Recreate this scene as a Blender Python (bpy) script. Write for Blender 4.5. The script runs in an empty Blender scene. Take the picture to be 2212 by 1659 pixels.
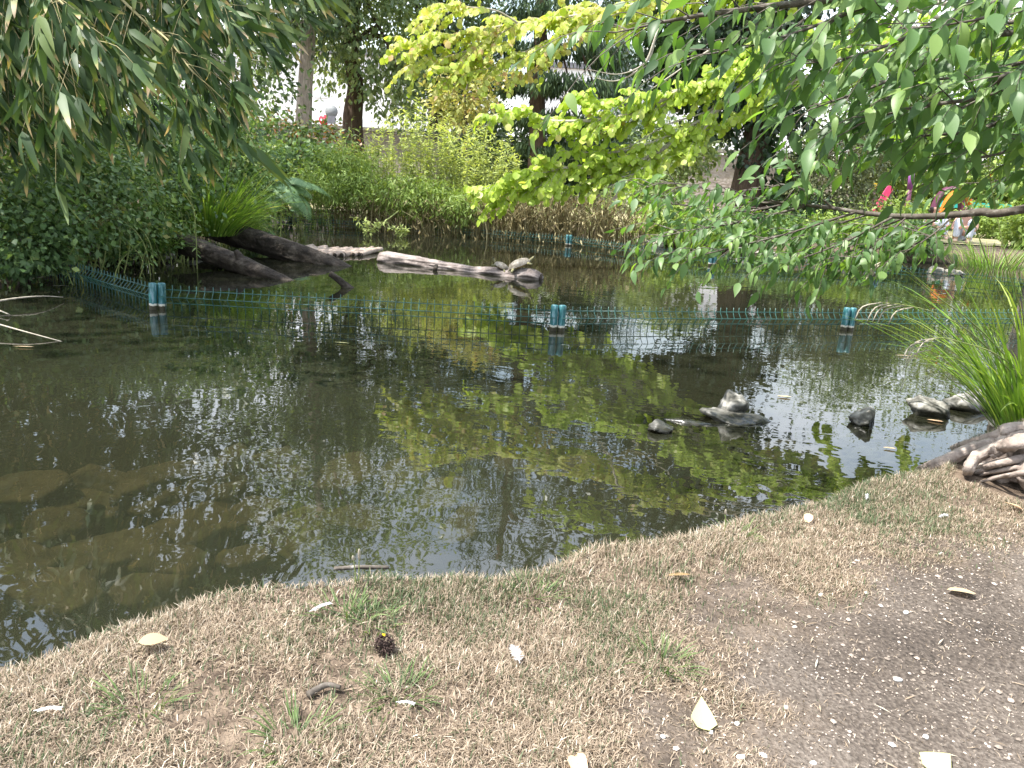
import bpy, math, random
import numpy as np
from mathutils import Vector, Matrix, noise as mnoise

rng = np.random.default_rng(11)
random.seed(11)
scene = bpy.context.scene
COL = scene.collection

# ------------------------------------------------------------------ camera
CAM_Z, PITCH, ROLL, FPX = 0.92, math.radians(14.81), math.radians(3.5), 1659.0
_F = np.array([0, math.cos(PITCH), -math.sin(PITCH)])
_r0 = np.array([1.0, 0, 0]); _u0 = np.array([0, math.sin(PITCH), math.cos(PITCH)])
_R = math.cos(ROLL) * _r0 + math.sin(ROLL) * _u0
_U = -math.sin(ROLL) * _r0 + math.cos(ROLL) * _u0
CAMP = np.array([0, 0, CAM_Z])
cam_data = bpy.data.cameras.new('camera')
cam_data.sensor_width = 36; cam_data.lens = 27.0
cam_data.clip_start = 0.02; cam_data.clip_end = 1000
cam = bpy.data.objects.new('camera', cam_data); COL.objects.link(cam)
cam.matrix_world = Matrix(((_R[0], _U[0], -_F[0], 0), (_R[1], _U[1], -_F[1], 0),
                           (_R[2], _U[2], -_F[2], CAM_Z), (0, 0, 0, 1)))
scene.camera = cam

# ------------------------------------------------------------------ sky, sun, exposure
SUN_DIR = np.array([-0.46, -0.12, 0.88]); SUN_DIR /= np.linalg.norm(SUN_DIR)   # towards the sun
world = bpy.data.worlds.new('World'); scene.world = world; world.use_nodes = True
wn = world.node_tree.nodes; wl = world.node_tree.links
sky = wn.new('ShaderNodeTexSky'); sky.sky_type = 'NISHITA'; sky.sun_disc = False
sky.sun_elevation = math.asin(SUN_DIR[2]); sky.sun_rotation = math.atan2(SUN_DIR[0], SUN_DIR[1])
sky.air_density = 1.6; sky.dust_density = 2.0; sky.ozone_density = 2.0
# thin bright summer cloud over the whole sky
wtc = wn.new('ShaderNodeTexCoord'); wno = wn.new('ShaderNodeTexNoise'); wno.inputs['Scale'].default_value = 2.6; wno.inputs['Detail'].default_value = 6
wl.new(wtc.outputs['Generated'], wno.inputs[0])
wmr = wn.new('ShaderNodeMapRange'); wmr.inputs[1].default_value = .42; wmr.inputs[2].default_value = .66; wmr.inputs[3].default_value = .12; wmr.inputs[4].default_value = .9
wl.new(wno.outputs[0], wmr.inputs[0])
wmx = wn.new('ShaderNodeMix'); wmx.data_type = 'RGBA'; wmx.inputs[7].default_value = (8.5, 8.7, 9.2, 1)
wl.new(wmr.outputs[0], wmx.inputs[0]); wl.new(sky.outputs[0], wmx.inputs[6])
wl.new(wmx.outputs[2], wn['Background'].inputs[0]); wn['Background'].inputs[1].default_value = 0.15
sd = bpy.data.lights.new('sun', 'SUN'); sd.energy = 5.0; sd.angle = math.radians(0.53); sd.color = (1, .955, .89)
sun = bpy.data.objects.new('sun', sd); COL.objects.link(sun)
sun.rotation_euler = Vector(SUN_DIR).to_track_quat('Z', 'Y').to_euler()
scene.view_settings.view_transform = 'Standard'; scene.view_settings.look = 'None'
scene.view_settings.gamma = 1.0; scene.view_settings.use_curve_mapping = False
scene.view_settings.exposure = 1.3
scene.cycles.max_bounces = 7; scene.cycles.diffuse_bounces = 3; scene.cycles.glossy_bounces = 3
scene.cycles.transmission_bounces = 4; scene.cycles.transparent_max_bounces = 6
scene.cycles.caustics_reflective = False; scene.cycles.caustics_refractive = False
scene.cycles.use_denoising = True; scene.cycles.sample_clamp_indirect = 6.0

# ------------------------------------------------------------------ helpers
def ray(u, v):                     # u, v on a 2212 x 1659 picture
    return _F + (u - 1106) / FPX * _R - (v - 829.5) / FPX * _U
def at_z(u, v, z=0.0):
    d = ray(u, v); return CAMP + d * ((z - CAM_Z) / d[2])
def at_d(u, v, y):
    d = ray(u, v); return CAMP + d * (y / d[1])
def proj(P):
    Q = np.asarray(P) - CAMP
    z = Q @ _F
    return np.stack([1106 + FPX * (Q @ _R) / z, 829.5 - FPX * (Q @ _U) / z, z], -1)
def unit(a):
    a = np.asarray(a, float); return a / (np.linalg.norm(a, axis=-1, keepdims=True) + 1e-9)
def sm(a, b, x):
    t = np.clip((x - a) / (b - a), 0, 1); return t * t * (3 - 2 * t)

def fnoise(x, y, sc, seed=0, oct=3):   # cheap smooth 2-D value noise 0..1
    out = 0; amp = 1; tot = 0
    x = np.asarray(x, float) * sc + seed * 17.3; y = np.asarray(y, float) * sc - seed * 9.1
    for o in range(oct):
        xi = np.floor(x).astype(np.int64); yi = np.floor(y).astype(np.int64)
        fx = x - xi; fy = y - yi; fx = fx * fx * (3 - 2 * fx); fy = fy * fy * (3 - 2 * fy)
        def h(a, b):
            n = (a * 374761393 + b * 668265263 + o * 977 + seed * 1013) & 0x7fffffff
            n = ((n ^ (n >> 13)) * 1274126177) & 0x7fffffff
            return ((n ^ (n >> 16)) & 0xffff) / 65535.0
        v = (h(xi, yi) * (1 - fx) + h(xi + 1, yi) * fx) * (1 - fy) + (h(xi, yi + 1) * (1 - fx) + h(xi + 1, yi + 1) * fx) * fy
        out = out + v * amp; tot += amp; amp *= .5; x = x * 2.03; y = y * 2.03
    return out / tot

def world_loc(o):
    p = np.zeros(3)
    while o is not None:
        p += np.array(o.location); o = o.parent
    return p

def make_mesh(name, V, Fs, tint=None, smooth=True, mat=None, attr='tint'):
    me = bpy.data.meshes.new(name)
    V = np.asarray(V, np.float32)
    if not isinstance(Fs, list): Fs = [Fs]
    Fs = [np.asarray(f, np.int32) for f in Fs if len(f)]
    loops = np.concatenate([f.ravel() for f in Fs]); tots = np.concatenate([np.full(len(f), f.shape[1], np.int32) for f in Fs])
    starts = np.concatenate([[0], np.cumsum(tots)[:-1]]).astype(np.int32)
    me.vertices.add(len(V)); me.vertices.foreach_set('co', V.ravel())
    me.loops.add(len(loops)); me.loops.foreach_set('vertex_index', loops)
    me.polygons.add(len(tots)); me.polygons.foreach_set('loop_start', starts)
    me.polygons.foreach_set('use_smooth', np.full(len(tots), smooth, bool))
    if tint is not None:
        a = me.attributes.new(attr, 'FLOAT', 'POINT'); a.data.foreach_set('value', np.asarray(tint, np.float32))
    me.update(calc_edges=True)
    if mat is not None: me.materials.append(mat)
    return me

def link(name, me, parent=None, kind=None, label=None):
    o = bpy.data.objects.new(name, me); COL.objects.link(o)
    if parent is not None: o.parent = parent
    if kind: o['kind'] = kind
    if label: o['label'] = label
    return o

def obj(name, V, Fs, mat, parent=None, tint=None, smooth=True, kind=None, label=None):
    V = np.asarray(V, float)
    if parent is not None: V = V - world_loc(parent)
    return link(name, make_mesh(name, V, Fs, tint, smooth, mat), parent, kind, label)

def thing(name, label, cat, loc, group=None):
    o = bpy.data.objects.new(name, None); COL.objects.link(o); o.empty_display_size = .05
    o.location = tuple(float(a) for a in loc); o['label'] = label; o['category'] = cat
    if group: o['group'] = group
    return o
def tag(o, label, cat, group=None):
    o['label'] = label; o['category'] = cat
    if group: o['group'] = group
    return o
def single(name, label, cat, V, Fs, mat, group=None, loc=None, **k):
    """one mesh thing whose origin is at its base"""
    V = np.asarray(V, float)
    if loc is None: loc = np.array([V[:, 0].mean(), V[:, 1].mean(), V[:, 2].min()])
    o = link(name, make_mesh(name, V - loc, Fs, k.get('tint'), k.get('smooth', True), mat))
    o.location = tuple(loc); return tag(o, label, cat, group)

class MB:
    def __init__(s): s.V = []; s.F = []; s.T = []; s.n = 0
    def add(s, V, Fs, tint=None):
        V = np.asarray(V, float)
        for f in (Fs if isinstance(Fs, list) else [Fs]):
            if len(f): s.F.append(np.asarray(f) + s.n)
        s.V.append(V); s.T.append(np.full(len(V), .5) if tint is None else np.broadcast_to(tint, (len(V),)))
        s.n += len(V); return s
    def out(s):
        q = [f for f in s.F if f.shape[1] == 4]; t = [f for f in s.F if f.shape[1] == 3]
        F = ([np.concatenate(q)] if q else []) + ([np.concatenate(t)] if t else [])
        return np.concatenate(s.V), F, np.concatenate(s.T)
    def obj(s, name, mat, parent=None, **k):
        V, F, T = s.out(); return obj(name, V, F, mat, parent, tint=T, **k)

def spl(pts, n):                   # Catmull-Rom through pts (rows may hold radius too)
    P = np.asarray(pts, float)
    if len(P) == 2: return P[0] + (P[1] - P[0]) * np.linspace(0, 1, n)[:, None]
    Q = np.vstack([2 * P[0] - P[1], P, 2 * P[-1] - P[-2]])
    t = np.linspace(0, len(P) - 1 - 1e-6, n); i = t.astype(int); f = (t - i)[:, None]
    a, b, c, d = Q[i], Q[i + 1], Q[i + 2], Q[i + 3]
    return .5 * (2 * b + (c - a) * f + (2 * a - 5 * b + 4 * c - d) * f ** 2 + (3 * b - a - 3 * c + d) * f ** 3)

def frames(P):
    T = unit(np.gradient(P, axis=0)); N = np.zeros_like(P)
    a = np.array([0, 0, 1.0]) if abs(T[0, 2]) < .9 else np.array([1.0, 0, 0])
    n = a - T[0] * (a @ T[0]); n /= np.linalg.norm(n)
    for i in range(len(P)):
        n = n - T[i] * (n @ T[i]); n /= (np.linalg.norm(n) + 1e-9); N[i] = n
    return T, N, np.cross(T, N)

def tube(P, r, ns=6, cap=True, rough=0.0, ridges=0, seed=0, squash=None):
    P = np.asarray(P, float); n = len(P); r = np.broadcast_to(r, (n,)).astype(float)
    T, N, B = frames(P); a = np.linspace(0, 2 * np.pi, ns, endpoint=False)
    rr = np.repeat(r[:, None], ns, 1)
    if rough or ridges:
        L = np.concatenate([[0], np.cumsum(np.linalg.norm(np.diff(P, axis=0), axis=1))])
        A, LL = np.meshgrid(a, L)
        g = fnoise(np.cos(A) * 2 + 9, np.sin(A) * 2 + LL * 1.2 / max(r.max(), .01) * .25, 1.6, seed)
        rr = rr * (1 + rough * (g - .5) * 2)
        if ridges:
            rid = fnoise(A * ridges / 2, LL / max(r.max(), .01) * .22, 1, seed + 5, 2)
            rr = rr * (1 + .16 * (rid - .5))
    V = P[:, None] + (np.cos(a)[None, :, None] * N[:, None] + np.sin(a)[None, :, None] * B[:, None]) * rr[..., None]
    V = V.reshape(-1, 3)
    i = np.arange(n - 1)[:, None] * ns; j = np.arange(ns)[None]; k = (j + 1) % ns
    Q = np.stack([i + j, i + k, i + ns + k, i + ns + j], -1).reshape(-1, 4)
    F = [Q]
    if cap:
        V = np.vstack([V, P[0], P[-1]]); c0 = n * ns; jj = np.arange(ns); kk = (jj + 1) % ns
        F.append(np.vstack([np.stack([np.full(ns, c0), kk, jj], -1),
                            np.stack([np.full(ns, c0 + 1), (n - 1) * ns + jj, (n - 1) * ns + kk], -1)]))
    return V, F

def box(c, s, rot=None):
    c = np.asarray(c, float); s = np.asarray(s, float) / 2
    V = np.array([[x, y, z] for z in (-1, 1) for y in (-1, 1) for x in (-1, 1)], float) * s
    if rot is not None: V = V @ np.asarray(rot).T
    F = np.array([[0, 2, 3, 1], [4, 5, 7, 6], [0, 1, 5, 4], [2, 6, 7, 3], [0, 4, 6, 2], [1, 3, 7, 5]])
    return V + c, F
def rotz(a):
    c, s = math.cos(a), math.sin(a); return np.array([[c, -s, 0], [s, c, 0], [0, 0, 1.0]])

# leaf shapes: length 1 along +Y, normal +Z
def leaf_shape(n=5, w=.45, fold=.18, droop=.25, kind='oval', tip=0.0, base=.5):
    t = np.linspace(0, 1, n + 1)
    if kind == 'oval': h = np.sin(np.pi * t ** .85) ** .85
    elif kind == 'heart': h = np.where(t < .3, .62 + 1.28 * t, 1.0) * np.sqrt(np.clip(1 - ((t - .32) / .68).clip(0) ** 2.0, 0, 1)); h[0] = .35
    elif kind == 'point': h = (np.sin(np.pi * np.clip(t, 0, 1) ** .8) ** .9) * (1 - .35 * t ** 2) * np.where(t > .8, ((1 - t) / .2) ** .35, 1)
    elif kind == 'poplar': h = np.where(t < .22, .45 + 2.5 * t, 1 - ((t - .22) / .78) ** 1.15).clip(0)
    elif kind == 'lance': h = (np.clip(t / .22, 0, 1) ** .6) * (1 - t) ** .55 * 1.25
    elif kind == 'blade': h = np.minimum(1, t * 8 + .5) * (1 - t ** 2.2)
    h = h * w / 2
    h[-1] = 0.004
    zc = -droop * t ** 2
    yc = t * (1 - .25 * droop ** 2)
    V = np.zeros((n + 1, 3, 3))
    V[:, 0] = np.stack([-h, yc - (.05 if kind == 'heart' else 0) * (t < .02), zc + fold * h * 2 * .5], -1)
    V[:, 1] = np.stack([0 * t, yc + (.04 if kind == 'heart' else 0) * (t < .02), zc], -1)
    V[:, 2] = np.stack([h, yc - (.05 if kind == 'heart' else 0) * (t < .02), zc + fold * h * 2 * .5], -1)
    i = np.arange(n)[:, None] * 3
    F = np.concatenate([i + np.array([[0, 1, 4, 3]]), i + np.array([[1, 2, 5, 4]])])
    tt = base + tip * np.clip((np.repeat(t, 3) - .55) / .3, 0, 1)
    return V.reshape(-1, 3), F, tt - .5
RHOMB = (np.array([[0, 0, 0], [-.28, .45, .06], [.28, .45, .06], [0, 1, -.08]]), np.array([[0, 2, 1], [1, 2, 3]]), np.zeros(4))
RHOMB_W = (np.array([[0, 0, 0], [-.42, .42, .08], [.42, .42, .08], [0, 1, -.1]]), np.array([[0, 2, 1], [1, 2, 3]]), np.zeros(4))
RHOMB_N = (np.array([[0, 0, 0], [-.11, .4, .03], [.11, .4, .03], [0, 1, -.12]]), np.array([[0, 2, 1], [1, 2, 3]]), np.zeros(4))
NEEDLE = (np.array([[0, 0, 0], [-.06, .3, 0], [.06, .3, 0], [0, 1, -.1]]), np.array([[0, 2, 1], [1, 2, 3]]), np.zeros(4))

def orient(d, nrm):
    y = unit(d); z = unit(nrm - y * np.sum(nrm * y, -1, keepdims=True)); x = np.cross(y, z)
    return np.stack([x, y, z], -1)        # columns
def inst(tpl, P, Rm, S, tint=None):
    V, F, t0 = tpl; n = len(P)
    S = np.broadcast_to(S, (n,))
    W = np.einsum('nij,vj->nvi', Rm, V) * S[:, None, None] + P[:, None]
    FF = (F[None] + (np.arange(n) * len(V))[:, None, None]).reshape(-1, F.shape[1])
    ti = (np.full(n, .5) if tint is None else tint)[:, None] + t0[None]
    return W.reshape(-1, 3), FF, np.clip(ti, 0, 1).ravel()
def rnd_unit(n): return unit(rng.normal(size=(n, 3)))

# ------------------------------------------------------------------ materials
def mat_new(name):
    m = bpy.data.materials.new(name); m.use_nodes = True
    nt = m.node_tree; nt.nodes.clear(); return m, nt.nodes, nt.links
def ramp(N, stops):
    r = N.new('ShaderNodeValToRGB'); e = r.color_ramp.elements
    while len(e) < len(stops): e.new(.5)
    for x, (p, c) in zip(e, stops): x.position = p; x.color = (*c, 1)
    return r
def mat_leaf(name, stops, transl=.35, rough=.45, spec=.4, tcol=(1.25, 1.2, .5)):
    m, N, L = mat_new(name); out = N.new('ShaderNodeOutputMaterial')
    a = N.new('ShaderNodeAttribute'); a.attribute_name = 'tint'
    r = ramp(N, stops); L.new(a.outputs['Fac'], r.inputs[0])
    p = N.new('ShaderNodeBsdfPrincipled'); p.inputs['Roughness'].default_value = rough
    p.inputs['Specular IOR Level'].default_value = spec
    L.new(r.outputs[0], p.inputs['Base Color'])
    if transl > 0:
        tr = N.new('ShaderNodeBsdfTranslucent'); mx = N.new('ShaderNodeMixShader'); mx.inputs[0].default_value = transl
        mc = N.new('ShaderNodeMix'); mc.data_type = 'RGBA'; mc.blend_type = 'MULTIPLY'; mc.inputs[0].default_value = 1
        mc.inputs[7].default_value = (*tcol, 1); L.new(r.outputs[0], mc.inputs[6]); L.new(mc.outputs[2], tr.inputs[0])
        L.new(p.outputs[0], mx.inputs[1]); L.new(tr.outputs[0], mx.inputs[2]); L.new(mx.outputs[0], out.inputs[0])
    else: L.new(p.outputs[0], out.inputs[0])
    return m
def mat_noise(name, stops, scale=8, stretch=(1, 1, 1), rough=.8, bump=.3, bdist=.01, detail=6, spec=.3, metal=0, space='Object', bscale=None):
    m, N, L = mat_new(name); out = N.new('ShaderNodeOutputMaterial')
    tc = N.new('ShaderNodeTexCoord'); mp = N.new('ShaderNodeMapping'); mp.inputs['Scale'].default_value = stretch
    L.new(tc.outputs[space], mp.inputs[0])
    n = N.new('ShaderNodeTexNoise'); n.inputs['Scale'].default_value = scale; n.inputs['Detail'].default_value = detail
    n.inputs['Roughness'].default_value = .65; L.new(mp.outputs[0], n.inputs[0])
    r = ramp(N, stops); L.new(n.outputs[0], r.inputs[0])
    p = N.new('ShaderNodeBsdfPrincipled'); p.inputs['Roughness'].default_value = rough
    p.inputs['Specular IOR Level'].default_value = spec; p.inputs['Metallic'].default_value = metal
    L.new(r.outputs[0], p.inputs['Base Color'])
    if bump:
        b = N.new('ShaderNodeBump'); b.inputs['Strength'].default_value = bump; b.inputs['Distance'].default_value = bdist
        if bscale:
            n2 = N.new('ShaderNodeTexNoise'); n2.inputs['Scale'].default_value = bscale; n2.inputs['Detail'].default_value = 6
            L.new(mp.outputs[0], n2.inputs[0]); L.new(n2.outputs[0], b.inputs['Height'])
        else: L.new(n.outputs[0], b.inputs['Height'])
        L.new(b.outputs[0], p.inputs['Normal'])
    L.new(p.outputs[0], out.inputs[0]); return m

M = {}
M['bramble'] = mat_leaf('bramble_leaf', [(0, (.045, .09, .034)), (.5, (.12, .21, .075)), (.85, (.24, .35, .12)), (1, (.32, .33, .12))], .38, .45, .4)
M['ivy'] = mat_leaf('ivy_leaf', [(0, (.012, .03, .012)), (.5, (.025, .055, .02)), (1, (.08, .13, .045))], .2, .35, .5)
M['dark_tree'] = mat_leaf('dark_tree_leaf', [(0, (.03, .06, .028)), (.5, (.08, .13, .055)), (1, (.22, .29, .12))], .38, .4, .45)
M['mid_tree'] = mat_leaf('holly_leaf', [(0, (.07, .12, .05)), (.5, (.2, .28, .12)), (1, (.4, .46, .24))], .42, .4, .5)
M['conifer'] = mat_leaf('conifer_needle', [(0, (.02, .045, .02)), (.5, (.05, .09, .04)), (1, (.13, .19, .08))], .2, .5, .3)
M['blue_conifer'] = mat_leaf('blue_needle', [(0, (.07, .1, .09)), (.5, (.14, .19, .18)), (1, (.25, .32, .3))], .2, .5, .3)
M['herb'] = mat_leaf('herb_leaf', [(0, (.18, .24, .06)), (.5, (.38, .46, .15)), (.85, (.52, .56, .25)), (1, (.56, .46, .24))], .45, .5, .3)
M['lowherb'] = mat_leaf('low_herb_leaf', [(0, (.09, .14, .03)), (.5, (.22, .32, .075)), (1, (.36, .44, .14))], .4, .5, .3)
M['redbud'] = mat_leaf('redbud_leaf', [(0, (.2, .31, .04)), (.5, (.41, .54, .075)), (.75, (.5, .53, .15)), (1, (.5, .34, .18))], .5, .45, .35, (1.2, 1.2, .5))
M['paleyellow'] = mat_leaf('yellowing_leaf', [(0, (.2, .25, .07)), (.5, (.38, .4, .14)), (.75, (.42, .36, .17)), (1, (.4, .24, .15))], .4, .45, .3)
M['overhang'] = mat_leaf('overhang_leaf', [(0, (.045, .095, .035)), (.5, (.105, .19, .065)), (1, (.22, .32, .09))], .42, .45, .42, (1.7, 1.9, .45))
M['bamboo'] = mat_leaf('bamboo_leaf', [(0, (.025, .055, .02)), (.35, (.065, .12, .038)), (.65, (.16, .21, .06)), (.8, (.4, .31, .15)), (1, (.5, .38, .24))], .35, .5, .3)
M['sedge'] = mat_leaf('sedge_blade', [(0, (.06, .13, .02)), (.5, (.17, .31, .05)), (.85, (.34, .45, .1)), (1, (.48, .46, .2))], .4, .4, .4)
M['fern'] = mat_leaf('fern_frond', [(0, (.07, .14, .06)), (.5, (.18, .3, .14)), (1, (.28, .4, .2))], .35, .5, .3)
M['olive'] = mat_leaf('box_leaf', [(0, (.05, .07, .025)), (.5, (.13, .155, .06)), (1, (.28, .29, .13))], .3, .4, .5)
M['rust'] = mat_leaf('rust_leaf', [(0, (.04, .08, .03)), (.55, (.08, .13, .04)), (.8, (.2, .1, .04)), (1, (.32, .1, .05))], .3, .45, .4)
M['reed'] = mat_leaf('dry_reed', [(0, (.09, .07, .03)), (.5, (.25, .21, .1)), (1, (.5, .45, .26))], .15, .6, .2, (1, .9, .7))
M['grass'] = mat_leaf('bank_grass', [(0, (.05, .085, .04)), (.28, (.105, .14, .065)), (.42, (.17, .13, .092)), (.68, (.335, .262, .19)), (.85, (.45, .375, .285)), (1, (.62, .55, .45))], .25, .55, .25, (1, 1, .8))
M['lightleaf'] = mat_leaf('light_tree_leaf', [(0, (.09, .14, .06)), (.5, (.2, .27, .11)), (1, (.36, .42, .2))], .4, .45, .4)
M['flower'] = mat_leaf('orange_flower', [(0, (.6, .2, .02)), (1, (.8, .45, .03))], .3, .5, .3)
M['bark_pale'] = mat_noise('pale_bark', [(.3, (.16, .13, .11)), (.6, (.36, .31, .27)), (.8, (.48, .43, .38))], 14, (2.2, 2.2, .35), .9, .8, .03)
M['bark_dark'] = mat_noise('dark_bark', [(.3, (.035, .025, .018)), (.6, (.11, .075, .05)), (.85, (.2, .15, .1))], 12, (2.4, 2.4, .3), .9, .8, .04)
M['bark_red'] = mat_noise('fibrous_bark', [(.3, (.03, .02, .014)), (.6, (.1, .068, .048)), (.85, (.18, .135, .1))], 10, (3, 3, .22), .9, .8, .04)
M['twig'] = mat_noise('twig_bark', [(.3, (.04, .033, .026)), (.55, (.1, .085, .07)), (.78, (.3, .29, .26))], 40, (1, 1, 1), .8, .4, .004)
M['palewood'] = mat_noise('pale_twig', [(.3, (.25, .22, .17)), (.8, (.5, .46, .38))], 40, (1, 1, 1), .8, .2, .003)
M['culm'] = mat_noise('bamboo_culm', [(.3, (.2, .18, .07)), (.7, (.38, .33, .16))], 20, (1, 1, .3), .5, .1, .002)
M['stemgreen'] = mat_noise('green_stem', [(.3, (.15, .2, .06)), (.7, (.3, .33, .12))], 20, (1, 1, .3), .6, 0)
M['rock'] = mat_noise('bank_stone', [(.3, (.12, .11, .09)), (.55, (.3, .28, .24)), (.8, (.48, .46, .41))], 9, (1, 1, 1), .85, .7, .02, bscale=18)
M['mossrock'] = mat_noise('silted_stone', [(.3, (.055, .048, .034)), (.52, (.15, .13, .096)), (.75, (.26, .235, .185))], 6, (1, 1, 1), .9, .5, .02, bscale=14)

# ================================================================== the pond outline
EDGE = [(0, 1418), (60, 1408), (110, 1388), (190, 1350), (290, 1325), (330, 1310), (400, 1280), (470, 1260), (560, 1250), (640, 1236),
        (760, 1228), (850, 1222), (950, 1231), (1050, 1231), (1130, 1221), (1190, 1196), (1240, 1171), (1330, 1161), (1420, 1153),
        (1490, 1136), (1560, 1116), (1650, 1096), (1740, 1076), (1800, 1046), (1850, 1026), (1920, 1016), (2000, 1008)]
BH = 0.19
near = [at_z(u, v, BH)[:2] for u, v in EDGE]
right = [at_z(u, v, .1)[:2] for u, v in [(2050, 1001), (2110, 978), (2160, 960), (2212, 942), (2300, 912), (2450, 850), (2600, 790), (2750, 745)]]
far = [at_z(u, v, 0)[:2] for u, v in [(2700, 655), (2500, 620), (2300, 592), (2212, 580), (2100, 572), (1990, 567), (1850, 563), (1700, 553),
        (1540, 541), (1400, 527), (1228, 511), (1100, 504), (900, 487), (760, 476), (560, 463), (440, 458), (450, 480), (560, 500),
        (520, 512), (400, 528), (330, 560), (240, 566), (130, 585), (0, 592), (-200, 590)]]
POND = np.array([*near, *right, *far, (-8, 5.5), (-8, 1.0), (-2.2, .78)])

def sdf(X, Y): return poly_sdf(POND, X, Y)      # >0 on land
def poly_sdf(A, X, Y):
    P = np.stack([np.ravel(X), np.ravel(Y)], -1); B = np.roll(A, -1, 0)
    dmin = np.full(len(P), 1e9); ins = np.zeros(len(P), bool)
    for a, b in zip(A, B):
        e = b - a; w = P - a; t = np.clip((w @ e) / (e @ e), 0, 1)
        dmin = np.minimum(dmin, np.sum((w - t[:, None] * e) ** 2, 1))
        c = ((a[1] > P[:, 1]) != (b[1] > P[:, 1])) & (P[:, 0] < (b[0] - a[0]) * (P[:, 1] - a[1]) / (b[1] - a[1] + 1e-12) + a[0])
        ins ^= c
    return np.where(ins, -1, 1) * np.sqrt(dmin).reshape(-1)

def height(X, Y):
    X = np.ravel(np.asarray(X, float)); Y = np.ravel(np.asarray(Y, float)); s = sdf(X, Y)
    nearw = 1 - sm(3.2, 5.0, Y - .25 * np.clip(X - 2, 0, 6))
    leftw = sm(-2.4, -3.6, X) * (1 - sm(9, 11, Y)) * sm(3, 4.5, Y)
    Hb = BH * nearw + (1 - nearw) * (.10 + .012 * np.clip(s, 0, 25))
    Hb = np.maximum(np.maximum(Hb, .28 * leftw), .22 * sm(3.5, 4.5, X) * (1 - nearw))
    n = fnoise(X, Y, 9, 3) - .5
    n2 = fnoise(X, Y, 1.6, 4) - .5
    rb = sm(3.5, 4.5, X) * (1 - nearw); lip = sm(-.035 - .06 * (1 - nearw), .05 + .5 * (1 - nearw) * (1 - .75 * rb), s + .02 * n)
    land = Hb * lip + (n * .012 + n2 * .03 + nearw * .006 * (fnoise(X, Y, 38, 6) - .5)) * sm(0, .25, s) * (1 + .5 * (1 - nearw))
    depth = -(.16 + .1 * sm(-.05, -.5, s)) - .85 * sm(-1.35, -1.75, s + .12 * n2)
    farbed = -.12 - .6 * sm(-.2, -1.6, s)
    bed = nearw * depth + (1 - nearw) * farbed
    k = sm(-.06, .0, s)
    return np.where(s > 0, land, bed * (1 - k) + land * k)
def gz(x, y): return float(height([x], [y])[0])
def on_ground(u, v):              # the land point seen at a picture position
    d = ray(u, v); z = BH
    for _ in range(8):
        p = CAMP + d * ((z - CAM_Z) / d[2]); z = gz(p[0], p[1])
    return np.array([p[0], p[1], z])

def graded(segs):
    out = []
    for a, b, st in segs: out.append(np.arange(a, b, st))
    return np.concatenate(out + [[segs[-1][1]]])
xs = graded([(-220, -60, 20), (-60, -15, 3), (-15, -5, .5), (-5, -1.7, .1), (-1.7, 2.7, .018), (2.7, 8, .12), (8, 18, .5), (18, 60, 3), (60, 240, 20)])
ys = graded([(-30, -4, 4), (-4, .2, .3), (.2, .55, .07), (.55, 2.75, .018), (2.75, 6, .08), (6, 14, .11), (14, 24, .5), (24, 60, 3), (60, 400, 20)])
GX, GY = np.meshgrid(xs, ys)
GZ = height(GX, GY)
nx, ny = len(xs), len(ys)
ii = (np.arange(ny - 1)[:, None] * nx + np.arange(nx - 1)[None]).ravel()
GV = np.stack([GX.ravel(), GY.ravel(), GZ], -1)
S_ALL = sdf(GX, GY)

PATHP = np.array([at_z(u, v, BH)[:2] for u, v in [(1250, 1700), (1480, 1600), (1600, 1500), (1640, 1420), (1540, 1350), (1640, 1290), (1830, 1270), (1960, 1200), (2110, 1150), (2260, 1110), (2800, 1060), (3200, 1500), (2400, 1900), (1300, 1900)]])
def path_mask(X, Y):              # worn bare earth on the right of the near bank
    X = np.asarray(X); Y = np.asarray(Y)
    d = poly_sdf(PATHP, X, Y)
    return sm(.13, -.13, d + .34 * (fnoise(X, Y, 7.5, 21, 4) - .5))
pm = path_mask(GX.ravel(), GY.ravel())
m, N, L = mat_new('ground_soil'); out = N.new('ShaderNodeOutputMaterial')
at = N.new('ShaderNodeAttribute'); at.attribute_name = 'tint'
tc = N.new('ShaderNodeTexCoord')
n1 = N.new('ShaderNodeTexNoise'); n1.inputs['Scale'].default_value = 30; n1.inputs['Detail'].default_value = 8; L.new(tc.outputs['Object'], n1.inputs[0])
n2 = N.new('ShaderNodeTexNoise'); n2.inputs['Scale'].default_value = 160; n2.inputs['Detail'].default_value = 5; L.new(tc.outputs['Object'], n2.inputs[0])
n3 = N.new('ShaderNodeTexNoise'); n3.inputs['Scale'].default_value = 3.5; n3.inputs['Detail'].default_value = 4; L.new(tc.outputs['Object'], n3.inputs[0])
rg = ramp(N, [(.3, (.05, .037, .027)), (.5, (.12, .09, .066)), (.72, (.22, .17, .125))])
rp = ramp(N, [(.33, (.03, .025, .021)), (.5, (.085, .07, .058)), (.66, (.17, .145, .122)), (.75, (.3, .27, .235))])
mxn = N.new('ShaderNodeMath'); mxn.operation = 'MULTIPLY_ADD'; mxn.inputs[1].default_value = .55; L.new(n2.outputs[0], mxn.inputs[0])
m3 = N.new('ShaderNodeMath'); m3.operation = 'MULTIPLY'; m3.inputs[1].default_value = .45; L.new(n3.outputs[0], m3.inputs[0]); L.new(m3.outputs[0], mxn.inputs[2])
L.new(mxn.outputs[0], rp.inputs[0]); L.new(n1.outputs[0], rg.inputs[0])
mx = N.new('ShaderNodeMix'); mx.data_type = 'RGBA'; L.new(at.outputs['Fac'], mx.inputs[0]); L.new(rg.outputs[0], mx.inputs[6]); L.new(rp.outputs[0], mx.inputs[7])
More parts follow.
